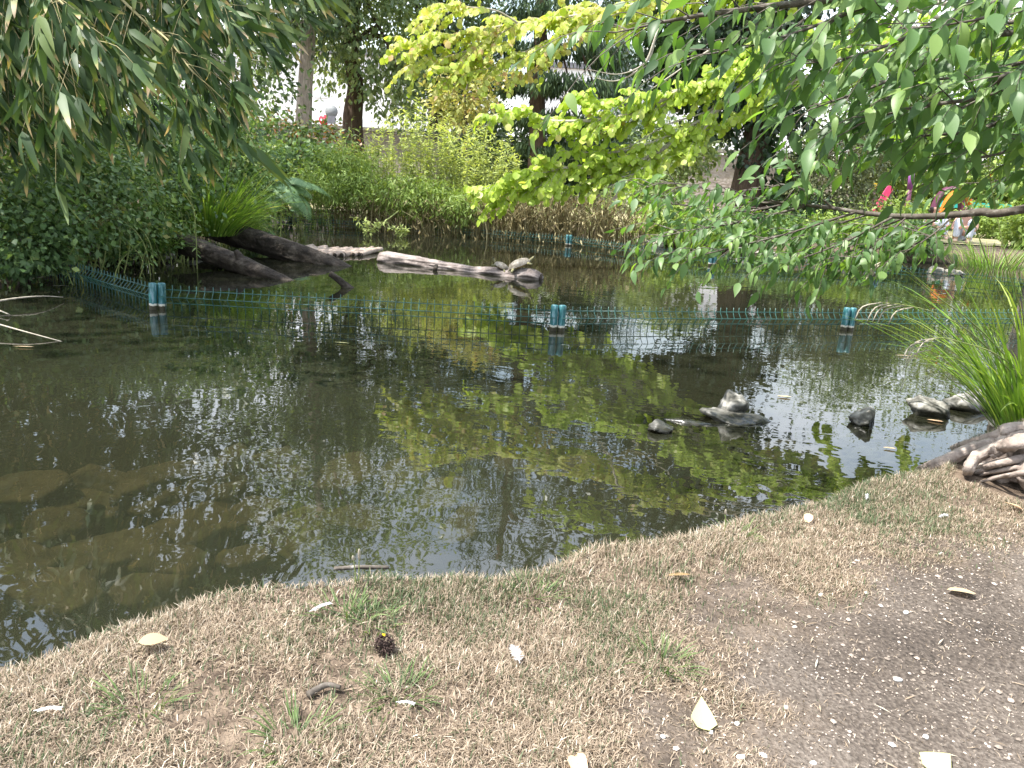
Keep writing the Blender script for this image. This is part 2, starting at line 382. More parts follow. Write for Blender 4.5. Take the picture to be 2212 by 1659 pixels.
# silt under the water line and at the wet edge
sep = N.new('ShaderNodeSeparateXYZ'); L.new(tc.outputs['Object'], sep.inputs[0])
mr = N.new('ShaderNodeMapRange'); mr.inputs[1].default_value = .0; mr.inputs[2].default_value = .07; L.new(sep.outputs[2], mr.inputs[0])
mw = N.new('ShaderNodeMix'); mw.data_type = 'RGBA'; L.new(mr.outputs[0], mw.inputs[0]); mw.inputs[6].default_value = (.028, .026, .017, 1); L.new(mx.outputs[2], mw.inputs[7])
p = N.new('ShaderNodeBsdfPrincipled'); p.inputs['Roughness'].default_value = .95; p.inputs['Specular IOR Level'].default_value = .15
L.new(mw.outputs[2], p.inputs['Base Color'])
b = N.new('ShaderNodeBump'); b.inputs['Strength'].default_value = 1; b.inputs['Distance'].default_value = .014; L.new(mxn.outputs[0], b.inputs['Height']); L.new(b.outputs[0], p.inputs['Normal'])
L.new(p.outputs[0], out.inputs[0]); M['ground'] = m
# far lawn gets dry straw colour through the mask's second channel: more than 1.5 means mown dry lawn
g = link('ground', make_mesh('ground', GV, np.stack([ii, ii + 1, ii + nx + 1, ii + nx], -1), tint=pm, mat=M['ground'])); g['kind'] = 'structure'

# dry lawn beyond the far bank: its own thin sheet following the ground
lx = np.arange(-6, 30, .6); ly = np.arange(15.5, 40, .6); LX, LY = np.meshgrid(lx, ly)
LZ = height(LX, LY) + .02
li = (np.arange(len(ly) - 1)[:, None] * len(lx) + np.arange(len(lx) - 1)[None]).ravel()
M['lawn'] = mat_noise('dry_lawn', [(.3, (.14, .15, .07)), (.5, (.25, .225, .125)), (.7, (.34, .3, .18))], 2.5, rough=1, bump=.5, bdist=.02, bscale=60)
o = link('lawn', make_mesh('lawn', np.stack([LX.ravel(), LY.ravel(), LZ], -1), np.stack([li, li + 1, li + len(lx) + 1, li + len(lx)], -1), mat=M['lawn'])); o['kind'] = 'structure'

# ------------------------------------------------------------------ water
m, N, L = mat_new('pond_water'); out = N.new('ShaderNodeOutputMaterial')
tc = N.new('ShaderNodeTexCoord')
mp = N.new('ShaderNodeMapping'); mp.inputs['Scale'].default_value = (1, 1.25, 1); mp.inputs['Rotation'].default_value = (0, 0, .25); L.new(tc.outputs['Object'], mp.inputs[0])
na = N.new('ShaderNodeTexNoise'); na.inputs['Scale'].default_value = 7; na.inputs['Detail'].default_value = 2.0; na.inputs['Distortion'].default_value = .4; L.new(mp.outputs[0], na.inputs[0])
nb = N.new('ShaderNodeTexNoise'); nb.inputs['Scale'].default_value = 2.2; nb.inputs['Detail'].default_value = 1; L.new(mp.outputs[0], nb.inputs[0])
nc = N.new('ShaderNodeTexNoise'); nc.inputs['Scale'].default_value = .45; nc.inputs['Detail'].default_value = 1; L.new(tc.outputs['Object'], nc.inputs[0])
cal = N.new('ShaderNodeMapRange'); cal.inputs[1].default_value = .35; cal.inputs[2].default_value = .62; cal.inputs[3].default_value = .45; cal.inputs[4].default_value = 1.0; L.new(nc.outputs[0], cal.inputs[0])
ma = N.new('ShaderNodeMath'); ma.operation = 'MULTIPLY'; L.new(na.outputs[0], ma.inputs[0]); L.new(cal.outputs[0], ma.inputs[1])
mb = N.new('ShaderNodeMath'); mb.operation = 'MULTIPLY_ADD'; mb.inputs[1].default_value = 1.3; L.new(nb.outputs[0], mb.inputs[0]); L.new(ma.outputs[0], mb.inputs[2])
b = N.new('ShaderNodeBump'); b.inputs['Strength'].default_value = 1; b.inputs['Distance'].default_value = .001; L.new(mb.outputs[0], b.inputs['Height'])
gl = N.new('ShaderNodeBsdfGlossy'); gl.inputs['Roughness'].default_value = .015; L.new(b.outputs[0], gl.inputs['Normal'])
df = N.new('ShaderNodeBsdfDiffuse')
nm = N.new('ShaderNodeTexNoise'); nm.inputs['Scale'].default_value = .8; nm.inputs['Detail'].default_value = 3; L.new(tc.outputs['Object'], nm.inputs[0])
rm = ramp(N, [(.3, (.022, .024, .014)), (.7, (.038, .04, .024))]); L.new(nm.outputs[0], rm.inputs[0]); L.new(rm.outputs[0], df.inputs[0])
tr = N.new('ShaderNodeBsdfTransparent'); tr.inputs[0].default_value = (.66, .63, .45, 1)
mx1 = N.new('ShaderNodeMixShader'); mx1.inputs[0].default_value = .46; L.new(tr.outputs[0], mx1.inputs[1]); L.new(df.outputs[0], mx1.inputs[2])
fr = N.new('ShaderNodeFresnel'); fr.inputs[0].default_value = 1.95; L.new(b.outputs[0], fr.inputs['Normal'])
mx2 = N.new('ShaderNodeMixShader'); L.new(fr.outputs[0], mx2.inputs[0]); L.new(mx1.outputs[0], mx2.inputs[1]); L.new(gl.outputs[0], mx2.inputs[2])
L.new(mx2.outputs[0], out.inputs[0]); M['water'] = m
o = link('water', make_mesh('water', [(-9, .4, 0), (14, .4, 0), (14, 16, 0), (-9, 16, 0)], np.array([[0, 1, 2, 3]]), mat=m)); o['kind'] = 'structure'

# ================================================================== buildings, wall, signs far behind
M['render'] = mat_noise('white_facade', [(.3, (.8, .79, .77)), (.7, (.86, .85, .84))], 1.5, bump=0)
M['slate'] = mat_noise('slate_roof', [(.3, (.12, .12, .13)), (.7, (.2, .2, .22))], 3, bump=0)
M['glass'] = mat_noise('overexposed_pane', [(.3, (.6, .6, .6)), (.7, (.7, .7, .7))], 1, rough=.3, bump=0, spec=.5)  # pane colour set pale to imitate the overexposed white front
M['metalgrey'] = mat_noise('sign_back_grey', [(.3, (.16, .17, .17)), (.7, (.24, .25, .25))], 8, rough=.5, bump=0)
M['signred'] = mat_noise('sign_red', [(.3, (.55, .02, .04)), (.7, (.66, .04, .06))], 8, rough=.4, bump=0)
M['signwhite'] = mat_noise('sign_white', [(.3, (.8, .8, .8)), (.7, (.84, .84, .84))], 8, rough=.4, bump=0)
M['pinkwall'] = mat_noise('rubble_wall', [(.3, (.24, .2, .18)), (.5, (.36, .31, .29)), (.75, (.5, .45, .43))], 2.2, (1, 1, 2), .95, .9, .05, bscale=7)
def building(x0, x1, y, h, label, nwin):
    b = thing('building', label, 'building', ((x0 + x1) / 2, y, 0))
    w = obj('wall', *box(((x0 + x1) / 2, y + 4, h / 2), (x1 - x0, 8, h)), M['render'], b, smooth=False)
    r = obj('roof', *box(((x0 + x1) / 2, y + 4, h + .25), (x1 - x0 + .6, 8.6, .5)), M['slate'], b, smooth=False)
    for k in range(nwin):
        x = x0 + (k + .5) * (x1 - x0) / nwin
        for z in (1.6, 4.8, 8.0):
            if z + 1 > h: continue
            f = obj('window', *box((x, y - .03, z), (1.3, .08, 1.7)), M['signwhite'], b, smooth=False)
            obj('pane', *box((x, y - .075, z), (1.1, .02, 1.5)), M['glass'], f, smooth=False)
building(-34, -4, 74, 11, 'long low white building beyond the wall, behind the pale trunk', 9)
building(0, 26, 78, 11.5, 'white building beyond the wall, behind the ivy covered trunk', 7)

w = thing('garden_wall', 'long rough stone wall at the back of the park, in front of the white buildings', 'wall', (2, 30, .3))
wv, wf = [], None
nxw = 90; X = np.linspace(-20, 26, nxw)
mbw = MB()
G = np.linspace(0, 1, 9)
XX, ZZ = np.meshgrid(X, G)
top = 2.35 + .04 * np.sin(XX * .7)
Vw = np.stack([XX, 30 + .06 * (fnoise(XX, ZZ * 3, 2.5, 8) - .5), .1 + ZZ * (top - .1)], -1).reshape(-1, 3)
iw = (np.arange(8)[:, None] * nxw + np.arange(nxw - 1)[None]).ravel()
mbw.add(Vw, np.stack([iw, iw + 1, iw + nxw + 1, iw + nxw], -1)); mbw.add(*box((3, 30.3, 1.2), (46, .4, 2.2)))
mbw.obj('masonry', M['pinkwall'], w)
for k in range(12):
    x0 = -20 + k * 46 / 12
    obj('coping', *box((x0 + 46 / 24, 30.2, 2.45), (46 / 12 - .03, .66, .12)), M['rock'], w, smooth=False)

def disc(c, r, th, n=20):
    a = np.linspace(0, 2 * np.pi, n, endpoint=False)
    P = np.array([[c[0], c[1] - th / 2, c[2]], [c[0], c[1] + th / 2, c[2]]])
    return tube(P, r, n)
c = at_d(716, 241, 48); px = c[0]
s = thing('street_sign', 'round grey sign back over a dark plate on one pole, seen above the wall', 'sign', (px, 48, .3))
obj('pole', *tube([(px, 48.05, .2), (px, 48.05, c[2] + .4)], .045, 8), M['metalgrey'], s)
obj('sign_disc', *disc((px, 48, c[2]), .38, .03), M['metalgrey'], s)
obj('plate', *box((px, 47.98, at_d(716, 259, 48)[2]), (.52, .03, .44)), M['slate'], s, smooth=False)
c = at_d(700, 259, 50)
s = thing('road_sign', 'red round no entry sign with a white bar, above the wall', 'sign', (c[0], 50, .3))
obj('pole', *tube([(c[0], 50.05, .2), (c[0], 50.05, c[2] + .3)], .04, 8), M['metalgrey'], s)
obj('sign_disc', *disc((c[0], 50, c[2]), .32, .03), M['signred'], s)
obj('bar', *box((c[0], 49.97, c[2]), (.44, .02, .12)), M['signwhite'], s, smooth=False)

# ================================================================== plants: builders
IN_FRAME = lambda P: (lambda q: (q[:, 2] > .1) & (q[:, 0] > -40) & (q[:, 0] < 2252) & (q[:, 1] > -40) & (q[:, 1] < 1700))(proj(P))

def ell(u, v, d, ru, rv, rd):     # ellipsoid seen at (u, v), d metres away, radii in picture units
    k = d / FPX; return (at_d(u, v, d), np.array([ru * k, rd, rv * k]))

def crown_leaves(ells, n, size, hang=.3, shell=.55, clump=28, csig=.22, upface=.5, jit=.35, tintmu=.5, tints=.16, zmin=None, layers=0):
    vol = np.array([np.prod(r) ** .7 for c, r in ells]); vol /= vol.sum()
    P, C = [], []
    for (c, r), f in zip(ells, vol):
        k = max(int(n * f), clump); nc = max(k // clump, 1)
        d = rnd_unit(nc); rad = (shell + (1 - shell) * rng.random(nc) ** .6)[:, None]
        cc = c + d * r * rad
        if layers: cc[:, 2] = cc[:, 2] * .35 + .65 * (np.round(cc[:, 2] / layers) * layers)
        idx = rng.integers(0, nc, k)
        off = rng.normal(size=(k, 3)) * csig * np.minimum(r, r.mean() * 1.2) * (.5 + .8 * rng.random(nc)[idx])[:, None]
        if layers: off[:, 2] *= .35
        P.append(cc[idx] + off); C.append(rng.normal(size=nc)[idx] * tints * .8)
    P = np.concatenate(P); C = np.concatenate(C)
    if zmin is not None:
        k = P[:, 2] > zmin; P = P[k]; C = C[k]
    n = len(P); cen = np.mean([c for c, r in ells], 0)
    o = unit(P - cen)
    D = unit(o * .6 + rnd_unit(n) * .7 + np.array([0, 0, -hang]))
    Nn = unit(np.array([0, 0, upface]) + rnd_unit(n) * .6 + o * .35)
    T = np.clip(tintmu + C + rng.normal(size=n) * tints, 0, 1)
    S = size * (1 + jit * rng.normal(size=n)).clip(.4, 1.8)
    return P, orient(D, Nn), S, T

def stems_for(root, base, ells, mat, k=6, r=.02, name='stem', n=10):
    for j in range(k):
        c, rr = ells[rng.integers(len(ells))]
        tgt = c + rnd_unit(1)[0] * rr * .6
        b = np.array(base) + np.array([rng.normal() * .12, rng.normal() * .12, 0]) * np.array([rr[0], rr[1], 0]) * 2
        b[2] = max(gz(b[0], b[1]), -.02) - .03
        mid = (b + tgt) / 2 + np.array([rng.normal() * .1, rng.normal() * .1, .1]) * rr.mean()
        obj(name, *tube(spl([b, mid, tgt], n), np.linspace(r, r * .3, n), 5), mat, root)

def bush(name, label, cat, ells, n, size, mat, tpl=RHOMB, base=None, group=None, stems=5, sr=.02, stemmat='twig', fname='foliage', **k):
    if base is None:
        c, r = ells[0]; base = np.array([c[0], c[1], 0]); base[2] = max(gz(base[0], base[1]), 0)
    root = thing(name, label, cat, base, group)
    if stems: stems_for(root, base, ells, M[stemmat], stems, sr)
    P, Rm, S, T = crown_leaves(ells, n, size, **k)
    obj(fname, *(lambda a: (a[0], a[1]))(inst(tpl, P, Rm, S, T)), M[mat], root, tint=inst_t(tpl, T), kind='stuff')
    return root
def inst_t(tpl, T): return np.clip(T[:, None] + tpl[2][None], 0, 1).ravel()

def tree(name, label, trunk, rad, ells, n, size, mat, bark, tpl=RHOMB, limbs=7, group=None, ns=14, ridges=18, **k):
    tp = np.asarray(trunk, float)
    root = thing(name, label, 'tree', tp[0], group)
    P = spl(tp, 26); t = np.linspace(0, 1, 26)
    r = rad * (1 - .55 * t) * (1 + .55 * np.exp(-t * 14))
    obj('trunk', *tube(P, r, ns * 2, rough=.12, ridges=ridges, seed=int(rng.integers(99))), M[bark], root)
    for j in range(limbs):
        c, rr = ells[j % len(ells)]
        s = P[int(12 + 13 * rng.random())]
        tgt = c + rnd_unit(1)[0] * rr * .65
        mid = (s + tgt) / 2 + np.array([0, 0, .12]) * rr
        obj('limb', *tube(spl([s, mid, tgt], 14), np.linspace(rad * .32, rad * .06, 14), 7), M[bark], root)
    Pl, Rm, S, T = crown_leaves(ells, n, size, **k)
    V, F, TT = inst(tpl, Pl, Rm, S, T)
    obj('crown', V, F, M[mat], root, tint=TT, kind='stuff')
    return root

def leaf_parts(root, variants, mat, P, Rm, S, T, nparts, name='leaf', rest='foliage'):
    """the largest leaves in view as parts of their own, the others joined"""
    q = proj(P); vis = (q[:, 2] > .2) & (q[:, 0] > 0) & (q[:, 0] < 2212) & (q[:, 1] > 0) & (q[:, 1] < 1659)
    score = np.where(vis, S / np.maximum(q[:, 2], .1), 0)
    order = np.argsort(-score); sel = order[:nparts]; sel = sel[score[sel] > 0]
    mask = np.ones(len(P), bool); mask[sel] = False
    var = rng.integers(0, len(variants), len(P)); nt = 5
    meshes = {}
    wlr = world_loc(root)
    for i in sel:
        ti = int(np.clip(T[i], 0, .999) * nt); key = (var[i], ti)
        if key not in meshes:
            V, F, t0 = variants[var[i]]
            meshes[key] = make_mesh(name, V, F, tint=np.clip(t0 + (ti + .5) / nt, 0, 1), mat=mat)
        o = bpy.data.objects.new(name, meshes[key]); COL.objects.link(o); o.parent = root
        R3 = Rm[i] * S[i]; p = P[i] - wlr
        o.matrix_local = Matrix(((*R3[0], p[0]), (*R3[1], p[1]), (*R3[2], p[2]), (0, 0, 0, 1)))
    mb = MB()
    for vi in range(len(variants)):
        k = mask & (var == vi)
        if k.any():
            V, F, TT = inst(variants[vi], P[k], Rm[k], S[k], T[k]); mb.add(V, F, TT)
    if mb.n: mb.obj(rest, mat, root, kind='stuff')

def tussock(root, base, n, length, width, mat, spread=.5, lean=(0, 0), droop=.5, brad=.1, tmu=.5, seg=6, parts=0, minang=.1):
    mb = MB(); t = np.linspace(0, 1, seg + 1)
    for k in range(n):
        a = rng.random() * 2 * np.pi; b = np.array(base) + np.array([math.cos(a), math.sin(a), 0]) * brad * rng.random() ** .5
        Ln = length * (.45 + .7 * rng.random())
        ang = minang + spread * rng.random() ** .8
        h = np.array([math.cos(a) + lean[0], math.sin(a) + lean[1], 0]); h /= np.linalg.norm(h) + 1e-6
        dr = droop * (.5 + rng.random())
        th = ang + dr * t ** 1.6 * 1.5
        dx = np.sin(th); dz = np.cos(th)
        s = np.concatenate([[0], np.cumsum((dx[1:] + dx[:-1]) / 2)]) * Ln / seg
        z = np.concatenate([[0], np.cumsum((dz[1:] + dz[:-1]) / 2)]) * Ln / seg
        C = b + s[:, None] * h + z[:, None] * np.array([0, 0, 1])
        side = np.cross(h, [0, 0, 1]); side = side * math.cos(.5 * rng.normal()) + np.array([0, 0, 1]) * .2 * rng.normal()
        w = width * (.6 + .6 * rng.random()) * np.minimum(1, .6 + 2 * t) * (1 - t ** 2.5) / 2 + .0004
        up = unit(np.cross(side, np.gradient(C, axis=0)))
        V = np.stack([C - side * w[:, None], C - up * (w * .5)[:, None], C + side * w[:, None]], 1).reshape(-1, 3)
        i = np.arange(seg)[:, None] * 3
        F = np.concatenate([i + np.array([[0, 1, 4, 3]]), i + np.array([[1, 2, 5, 4]])])
        tt = np.clip(tmu + .17 * rng.normal() + .25 * (np.repeat(t, 3) ** 3) * rng.random(), 0, 1)
        if k < parts: obj('blade', V, F, mat, root, tint=tt)
        else: mb.add(V, F, tt)
    mb.obj('blades', mat, root, kind='stuff')

# ================================================================== background trees
def TP(u, v, d): return at_d(u, v, d)
def ground_pt(u, d):              # the ground below a picture column, d metres away
    p = at_d(u, 400, d); return np.array([p[0], p[1], gz(p[0], p[1]) - .05])
b = ground_pt(655, 24)
tree('pale_trunk_tree', 'tall tree with a straight pale grey trunk and dark hanging foliage',
     [b, TP(655, 265, 24), TP(664, 120, 24), TP(672, -60, 24), TP(680, -420, 24)], .27,
     [ell(590, -60, 24, 110, 130, 2.2), ell(700, -60, 24.5, 90, 160, 2.2), ell(640, -330, 24, 200, 220, 3), ell(560, 90, 25, 50, 80, 1.5), ell(700, 10, 23.5, 50, 60, 1.2)],
     15000, .15, 'dark_tree', 'bark_pale', hang=.9)
b = ground_pt(770, 27)
tree('dark_trunk_tree', 'leafy mid green tree with a dark leaning trunk, right of the pale trunk',
     [b, TP(762, 265, 27), TP(768, 180, 27), TP(752, 60, 27), TP(780, -300, 27)], .36,
     [ell(800, 60, 26.5, 110, 120, 2.5), ell(760, -60, 27, 120, 120, 2.5), ell(850, 190, 26, 60, 80, 1.5), ell(820, -330, 27, 210, 200, 3), ell(725, 130, 27.5, 40, 60, 1.5), ell(880, 70, 26.5, 60, 130, 1.5)],
     17000, .17, 'mid_tree', 'bark_dark', hang=.35, csig=.25)
b = ground_pt(945, 31)
tree('holm_oak', 'dark evergreen tree behind the tall herbs, left of the dark conifer',
     [b, TP(945, 240, 31), TP(940, 100, 31), TP(950, -100, 31)], .4,
     [ell(935, 150, 31, 75, 110, 2.5), ell(985, 60, 31, 80, 110, 2.5), ell(960, -110, 31, 150, 130, 3), ell(1010, 190, 30, 50, 60, 1.5)],
     11000, .2, 'dark_tree', 'bark_dark', tintmu=.35)
b = ground_pt(1165, 23)
tree('conifer', 'dark conifer with drooping feathery branches in the middle of the far bank',
     [b, TP(1160, 260, 23), TP(1165, 120, 23), TP(1175, -150, 23), TP(1180, -500, 23)], .26,
     [ell(1240, 120, 22.5, 80, 100, 1.2), ell(1140, 190, 23, 90, 80, 1.4), ell(1200, 20, 23, 110, 100, 1.6), ell(1090, 110, 23.5, 60, 90, 1.5), ell(1290, 190, 23, 60, 90, 1.5),
      ell(1180, -160, 23, 170, 150, 2.2), ell(1180, -420, 23, 110, 160, 1.6), ell(1190, 270, 23.5, 100, 70, 1.5), ell(1330, 60, 24, 60, 130, 1.5)],
     26000, .2, 'conifer', 'bark_dark', tpl=RHOMB_N, hang=1.2, clump=60, csig=.2, layers=.9)
b = ground_pt(1350, 36)
tree('blue_conifer', 'hazy blue green conifer in the gap between the dark conifer and the ivy tree',
     [b, TP(1350, 260, 36), TP(1350, -40, 36)], .25,
     [ell(1350, 140, 36, 60, 80, 1.6), ell(1350, 230, 36, 80, 70, 1.8), ell(1350, 30, 36, 40, 80, 1.2)],
     6000, .24, 'blue_conifer', 'bark_dark', tpl=RHOMB_N, hang=.8, clump=50)
# ivy tree
b = ground_pt(1618, 15.5)
iv = tree('ivy_covered_tree', 'broad tree with a reddish fibrous trunk smothered in dark ivy',
     [b, TP(1620, 380, 15.5), TP(1640, 260, 15.5), TP(1630, 60, 15.6), TP(1620, -300, 15.6)], .36,
     [ell(1600, 30, 15.6, 180, 110, 1.6), ell(1500, -120, 15.8, 220, 160, 2), ell(1720, -140, 15.8, 220, 160, 2), ell(1610, -420, 15.6, 300, 240, 3), ell(1450, 70, 15.8, 70, 80, 1)],
     13000, .12, 'ivy', 'bark_red', tpl=RHOMB_W, hang=.7, ridges=26)
el = [ell(1640, 240, 15.3, 75, 110, .42), ell(1690, 330, 15.4, 55, 110, .4), ell(1570, 210, 15.3, 60, 70, .5), ell(1460, 150, 15.5, 80, 70, .6), ell(1650, 120, 15.4, 90, 90, .5), ell(1520, 130, 15.4, 80, 80, .7), ell(1700, 420, 15.3, 40, 50, .4)]
P, Rm, S, T = crown_leaves(el, 9500, .1, hang=.9, upface=.2, shell=.75)
V, F, TT = inst(RHOMB_W, P, Rm, S, T); obj('ivy', V, F, M['ivy'], iv, tint=TT, kind='stuff')

b = ground_pt(1475, 19)
tree('light_small_tree', 'thin light green young tree left of the ivy covered trunk',
     [b, TP(1470, 400, 19), TP(1478, 330, 19), TP(1470, 270, 19)], .06,
     [ell(1460, 320, 19, 70, 45, .8), ell(1500, 290, 19, 60, 30, .8), ell(1440, 370, 18.8, 60, 40, .7), ell(1530, 330, 19, 45, 45, .7)],
     2600, .13, 'lightleaf', 'bark_pale', limbs=6, csig=.3, ns=6)
b = ground_pt(1010, 18.5)
tree('yellowing_tree', 'small tree with yellowing and rusty leaves standing behind the tall herbs',
     [b, TP(1010, 330, 18.5), TP(1005, 230, 18.5), TP(1010, 170, 18.5)], .06,
     [ell(1000, 190, 18.5, 50, 26, .6), ell(985, 250, 18.5, 34, 26, .5), ell(1050, 160, 18.6, 50, 22, .6), ell(1030, 225, 18.4, 36, 20, .5), ell(960, 215, 18.6, 26, 18, .4)],
     2000, .11, 'paleyellow', 'twig', limbs=9, csig=.4, clump=14, shell=.3, ns=6, tintmu=.48)

# dark hedge masses at the back of the park, each a shrub of its own
hedge = [(1060, 330, 26, 90, 70, 'dark_tree', 'dark shrub at the back, behind the right end of the tall herbs'),
         (1250, 330, 25, 110, 70, 'conifer', 'dark low shrub under the conifer'),
         (1390, 330, 27, 80, 60, 'dark_tree', 'dark shrub under the blue conifer'),
         (450, 120, 20, 170, 260, 'dark_tree', 'dark tall shrub behind the bamboo')]
for u, v, d, ru, rv, mt, lab in hedge:
    bush('background_shrub', lab, 'shrub', [ell(u, v, d, ru, rv, 1.8)], 4500, .16, mt, stems=4, sr=.05, base=ground_pt(u, d), group='dark shrubs at the back of the park')
bush('tall_thicket', 'tall dark thicket behind the bamboo at the left edge', 'shrub', [ell(150, 60, 11, 260, 330, 1.2), ell(-100, -200, 11, 300, 400, 1.2), ell(250, -300, 12, 260, 260, 1.4)], 15000, .09, 'ivy', RHOMB_W,
     base=ground_pt(150, 11), stems=8, sr=.05)

# right background: box shrub, yellow green thickets with orange flowers
bush('box_shrub', 'dense olive green box shrub right of the ivy covered trunk', 'shrub',
     [ell(1800, 360, 15, 95, 75, .8), ell(1790, 420, 14.8, 100, 60, .8), ell(1850, 340, 15, 60, 50, .7)], 13000, .055, 'olive', shell=.8, csig=.14, base=ground_pt(1800, 15), stems=7)
for u, v, d, ru, rv, mt, lab in [(1960, 330, 24, 100, 110, 'lowherb', 'bright yellow green shrub behind the purple post'),
                                (2120, 340, 24.5, 120, 120, 'lowherb', 'bright green shrub with orange flowers behind the orange arch'),
                                (2050, 160, 27, 200, 120, 'lightleaf', 'pale green small tree behind the overhanging branches at upper right'),
                                (1900, 210, 24, 110, 110, 'dark_tree', 'dark tree behind the box shrub'),
                                (2290, 260, 25, 130, 200, 'olive', 'olive shrub at the right edge behind the grass'),
                                (2240, 400, 23, 70, 60, 'lowherb', 'low bright shrub at the right end of the teal beam')]:
    r = bush('thicket_shrub', lab, 'shrub', [ell(u, v, d, ru, rv, 1.3), ell(u + 40, v + 50, d - .3, ru * .7, rv * .7, 1)], 8500, .12, mt, stems=6, sr=.03, base=ground_pt(u, d), group='shrubs behind the playground', csig=.26)
    if 'orange' in lab:
        for k in range(16):
            p = at_d(u + rng.normal() * 55, v - 30 + rng.normal() * 40, d - 1.2)
            obj('flower', *(inst(RHOMB_W, np.repeat(p[None], 5, 0), orient(rnd_unit(5) + [0, -.3, 0], rnd_unit(5)), .07)[:2]), M['flower'], r)

# ================================================================== far bank planting
def herb_clump(name, label, u, v0, v1, d, ru, n, mat='herb', group=None, leaf=.085, dens=30, wob=.12):
    b0 = at_d(u, v0, d); b0[2] = gz(b0[0], b0[1])
    root = thing(name, label, 'plant', b0, group)
    top = at_d(u, v1, d)[2]; k = d / FPX
    P, D, T = [], [], []; mb = MB()
    for s in range(n):
        x = b0[0] + rng.normal() * ru * k * .5; y = b0[1] + rng.normal() * .28
        h = (top - b0[2]) * (.62 + .42 * rng.random()) * (1 - .25 * abs(x - b0[0]) / (ru * k + .01))
        pts = spl([(x, y, b0[2] - .05), (x + rng.normal() * wob * .5, y + rng.normal() * wob * .5, b0[2] + h * .6), (x + rng.normal() * wob, y - .05 + rng.normal() * wob, b0[2] + h)], 12)
        if s < 60: obj('stem', *tube(pts, np.linspace(.006, .002, 12), 4), M['stemgreen'], root)
        else: mb.add(*tube(pts, np.linspace(.006, .002, 12), 4))
        t = rng.random(dens) ** .7 * .85 + .15; q = t * 11; i = np.minimum(q.astype(int), 10)
        pp = pts[i] + (pts[i + 1] - pts[i]) * (q - i)[:, None]
        a = rng.random(dens) * 2 * np.pi
        P.append(pp); D.append(np.stack([np.cos(a), np.sin(a), .5 - 1.1 * (1 - t) + .5 * (t > .8) - .2 * rng.random(dens)], -1))
        T.append(np.clip(.5 + .15 * rng.normal(size=dens) + .42 * (t < .32) * rng.random(dens) + .15 * (t - .5), 0, 1))
    P = np.concatenate(P); D = unit(np.concatenate(D)); T = np.concatenate(T)
    V, F, TT = inst(leaf_shape(3, .26, .2, .3), P, orient(D, np.array([0, 0, 1.0]) + .5 * rnd_unit(len(P))), leaf * (.6 + .7 * rng.random(len(P))), T)
    obj('foliage', V, F, M[mat], root, tint=TT, kind='stuff')
    if mb.n: mb.obj('stems', M['stemgreen'], root, kind='stuff')
    return root
HG = 'tall herbs on the far bank'
for u, v1, d, ru, n, lab in [(765, 262, 13.4, 32, 16, 'slender tall herb spire left of the main clump, beside the fern'), (830, 262, 13.8, 50, 34, 'left shoulder of tall yellow green herbs'),
        (895, 225, 13.9, 52, 44, 'tallest yellow green herb clump on the far bank'), (960, 262, 13.9, 50, 36, 'tall yellow green herbs below the rusty yellowing tree'),
        (1030, 280, 13.8, 50, 36, 'right end of the tall yellow green herbs'), (1085, 310, 13.7, 40, 24, 'shorter pale herbs right of the tall clump, beside the redbud branch')]:
    herb_clump('tall_herb', lab, u, 480, v1 - 22, d, ru * 1.15, int(n * 1.7), 'herb', HG, dens=38)
for u, v1, d, ru, n, lab in [(1180, 330, 14.6, 70, 36, 'grey green leafy herbs below the dark conifer'), (1290, 380, 14, 60, 30, 'leafy herbs above the dry reeds, right of the redbud tip'),
        (1360, 440, 12.8, 40, 26, 'green trailing herbs at the water, right of the dry reeds')]:
    herb_clump('leafy_herb', lab, u, 500, v1, d, ru, n, 'lowherb', 'leafy herbs on the far bank', leaf=.07)
# low bright mounds hanging over the dry stems
for u, v, ru, rv, d, lab in [(700, 400, 60, 34, 12.7, 'low green mound right of the blue green fern'), (780, 405, 60, 36, 12.8, 'low green mound below the slender herb spire'), (860, 418, 62, 38, 12.8, 'bright green mound above the middle fence post'),
        (945, 430, 60, 36, 12.7, 'bright yellow green mound overhanging the dry stems'), (1000, 445, 36, 30, 12.6, 'small bright mound at the left of the redbud tip'), (745, 355, 60, 34, 13.2, 'green mound under the fern fronds')]:
    bush('low_mound', lab, 'plant', [ell(u, v, d, ru, rv, .4)], 2600, .075, 'lowherb', (lambda L: L)(leaf_shape(2, .24, .2, .3)), group='low green mounds on the far bank', stems=6, sr=.008, stemmat='stemgreen', shell=.6, hang=.5, csig=.26)
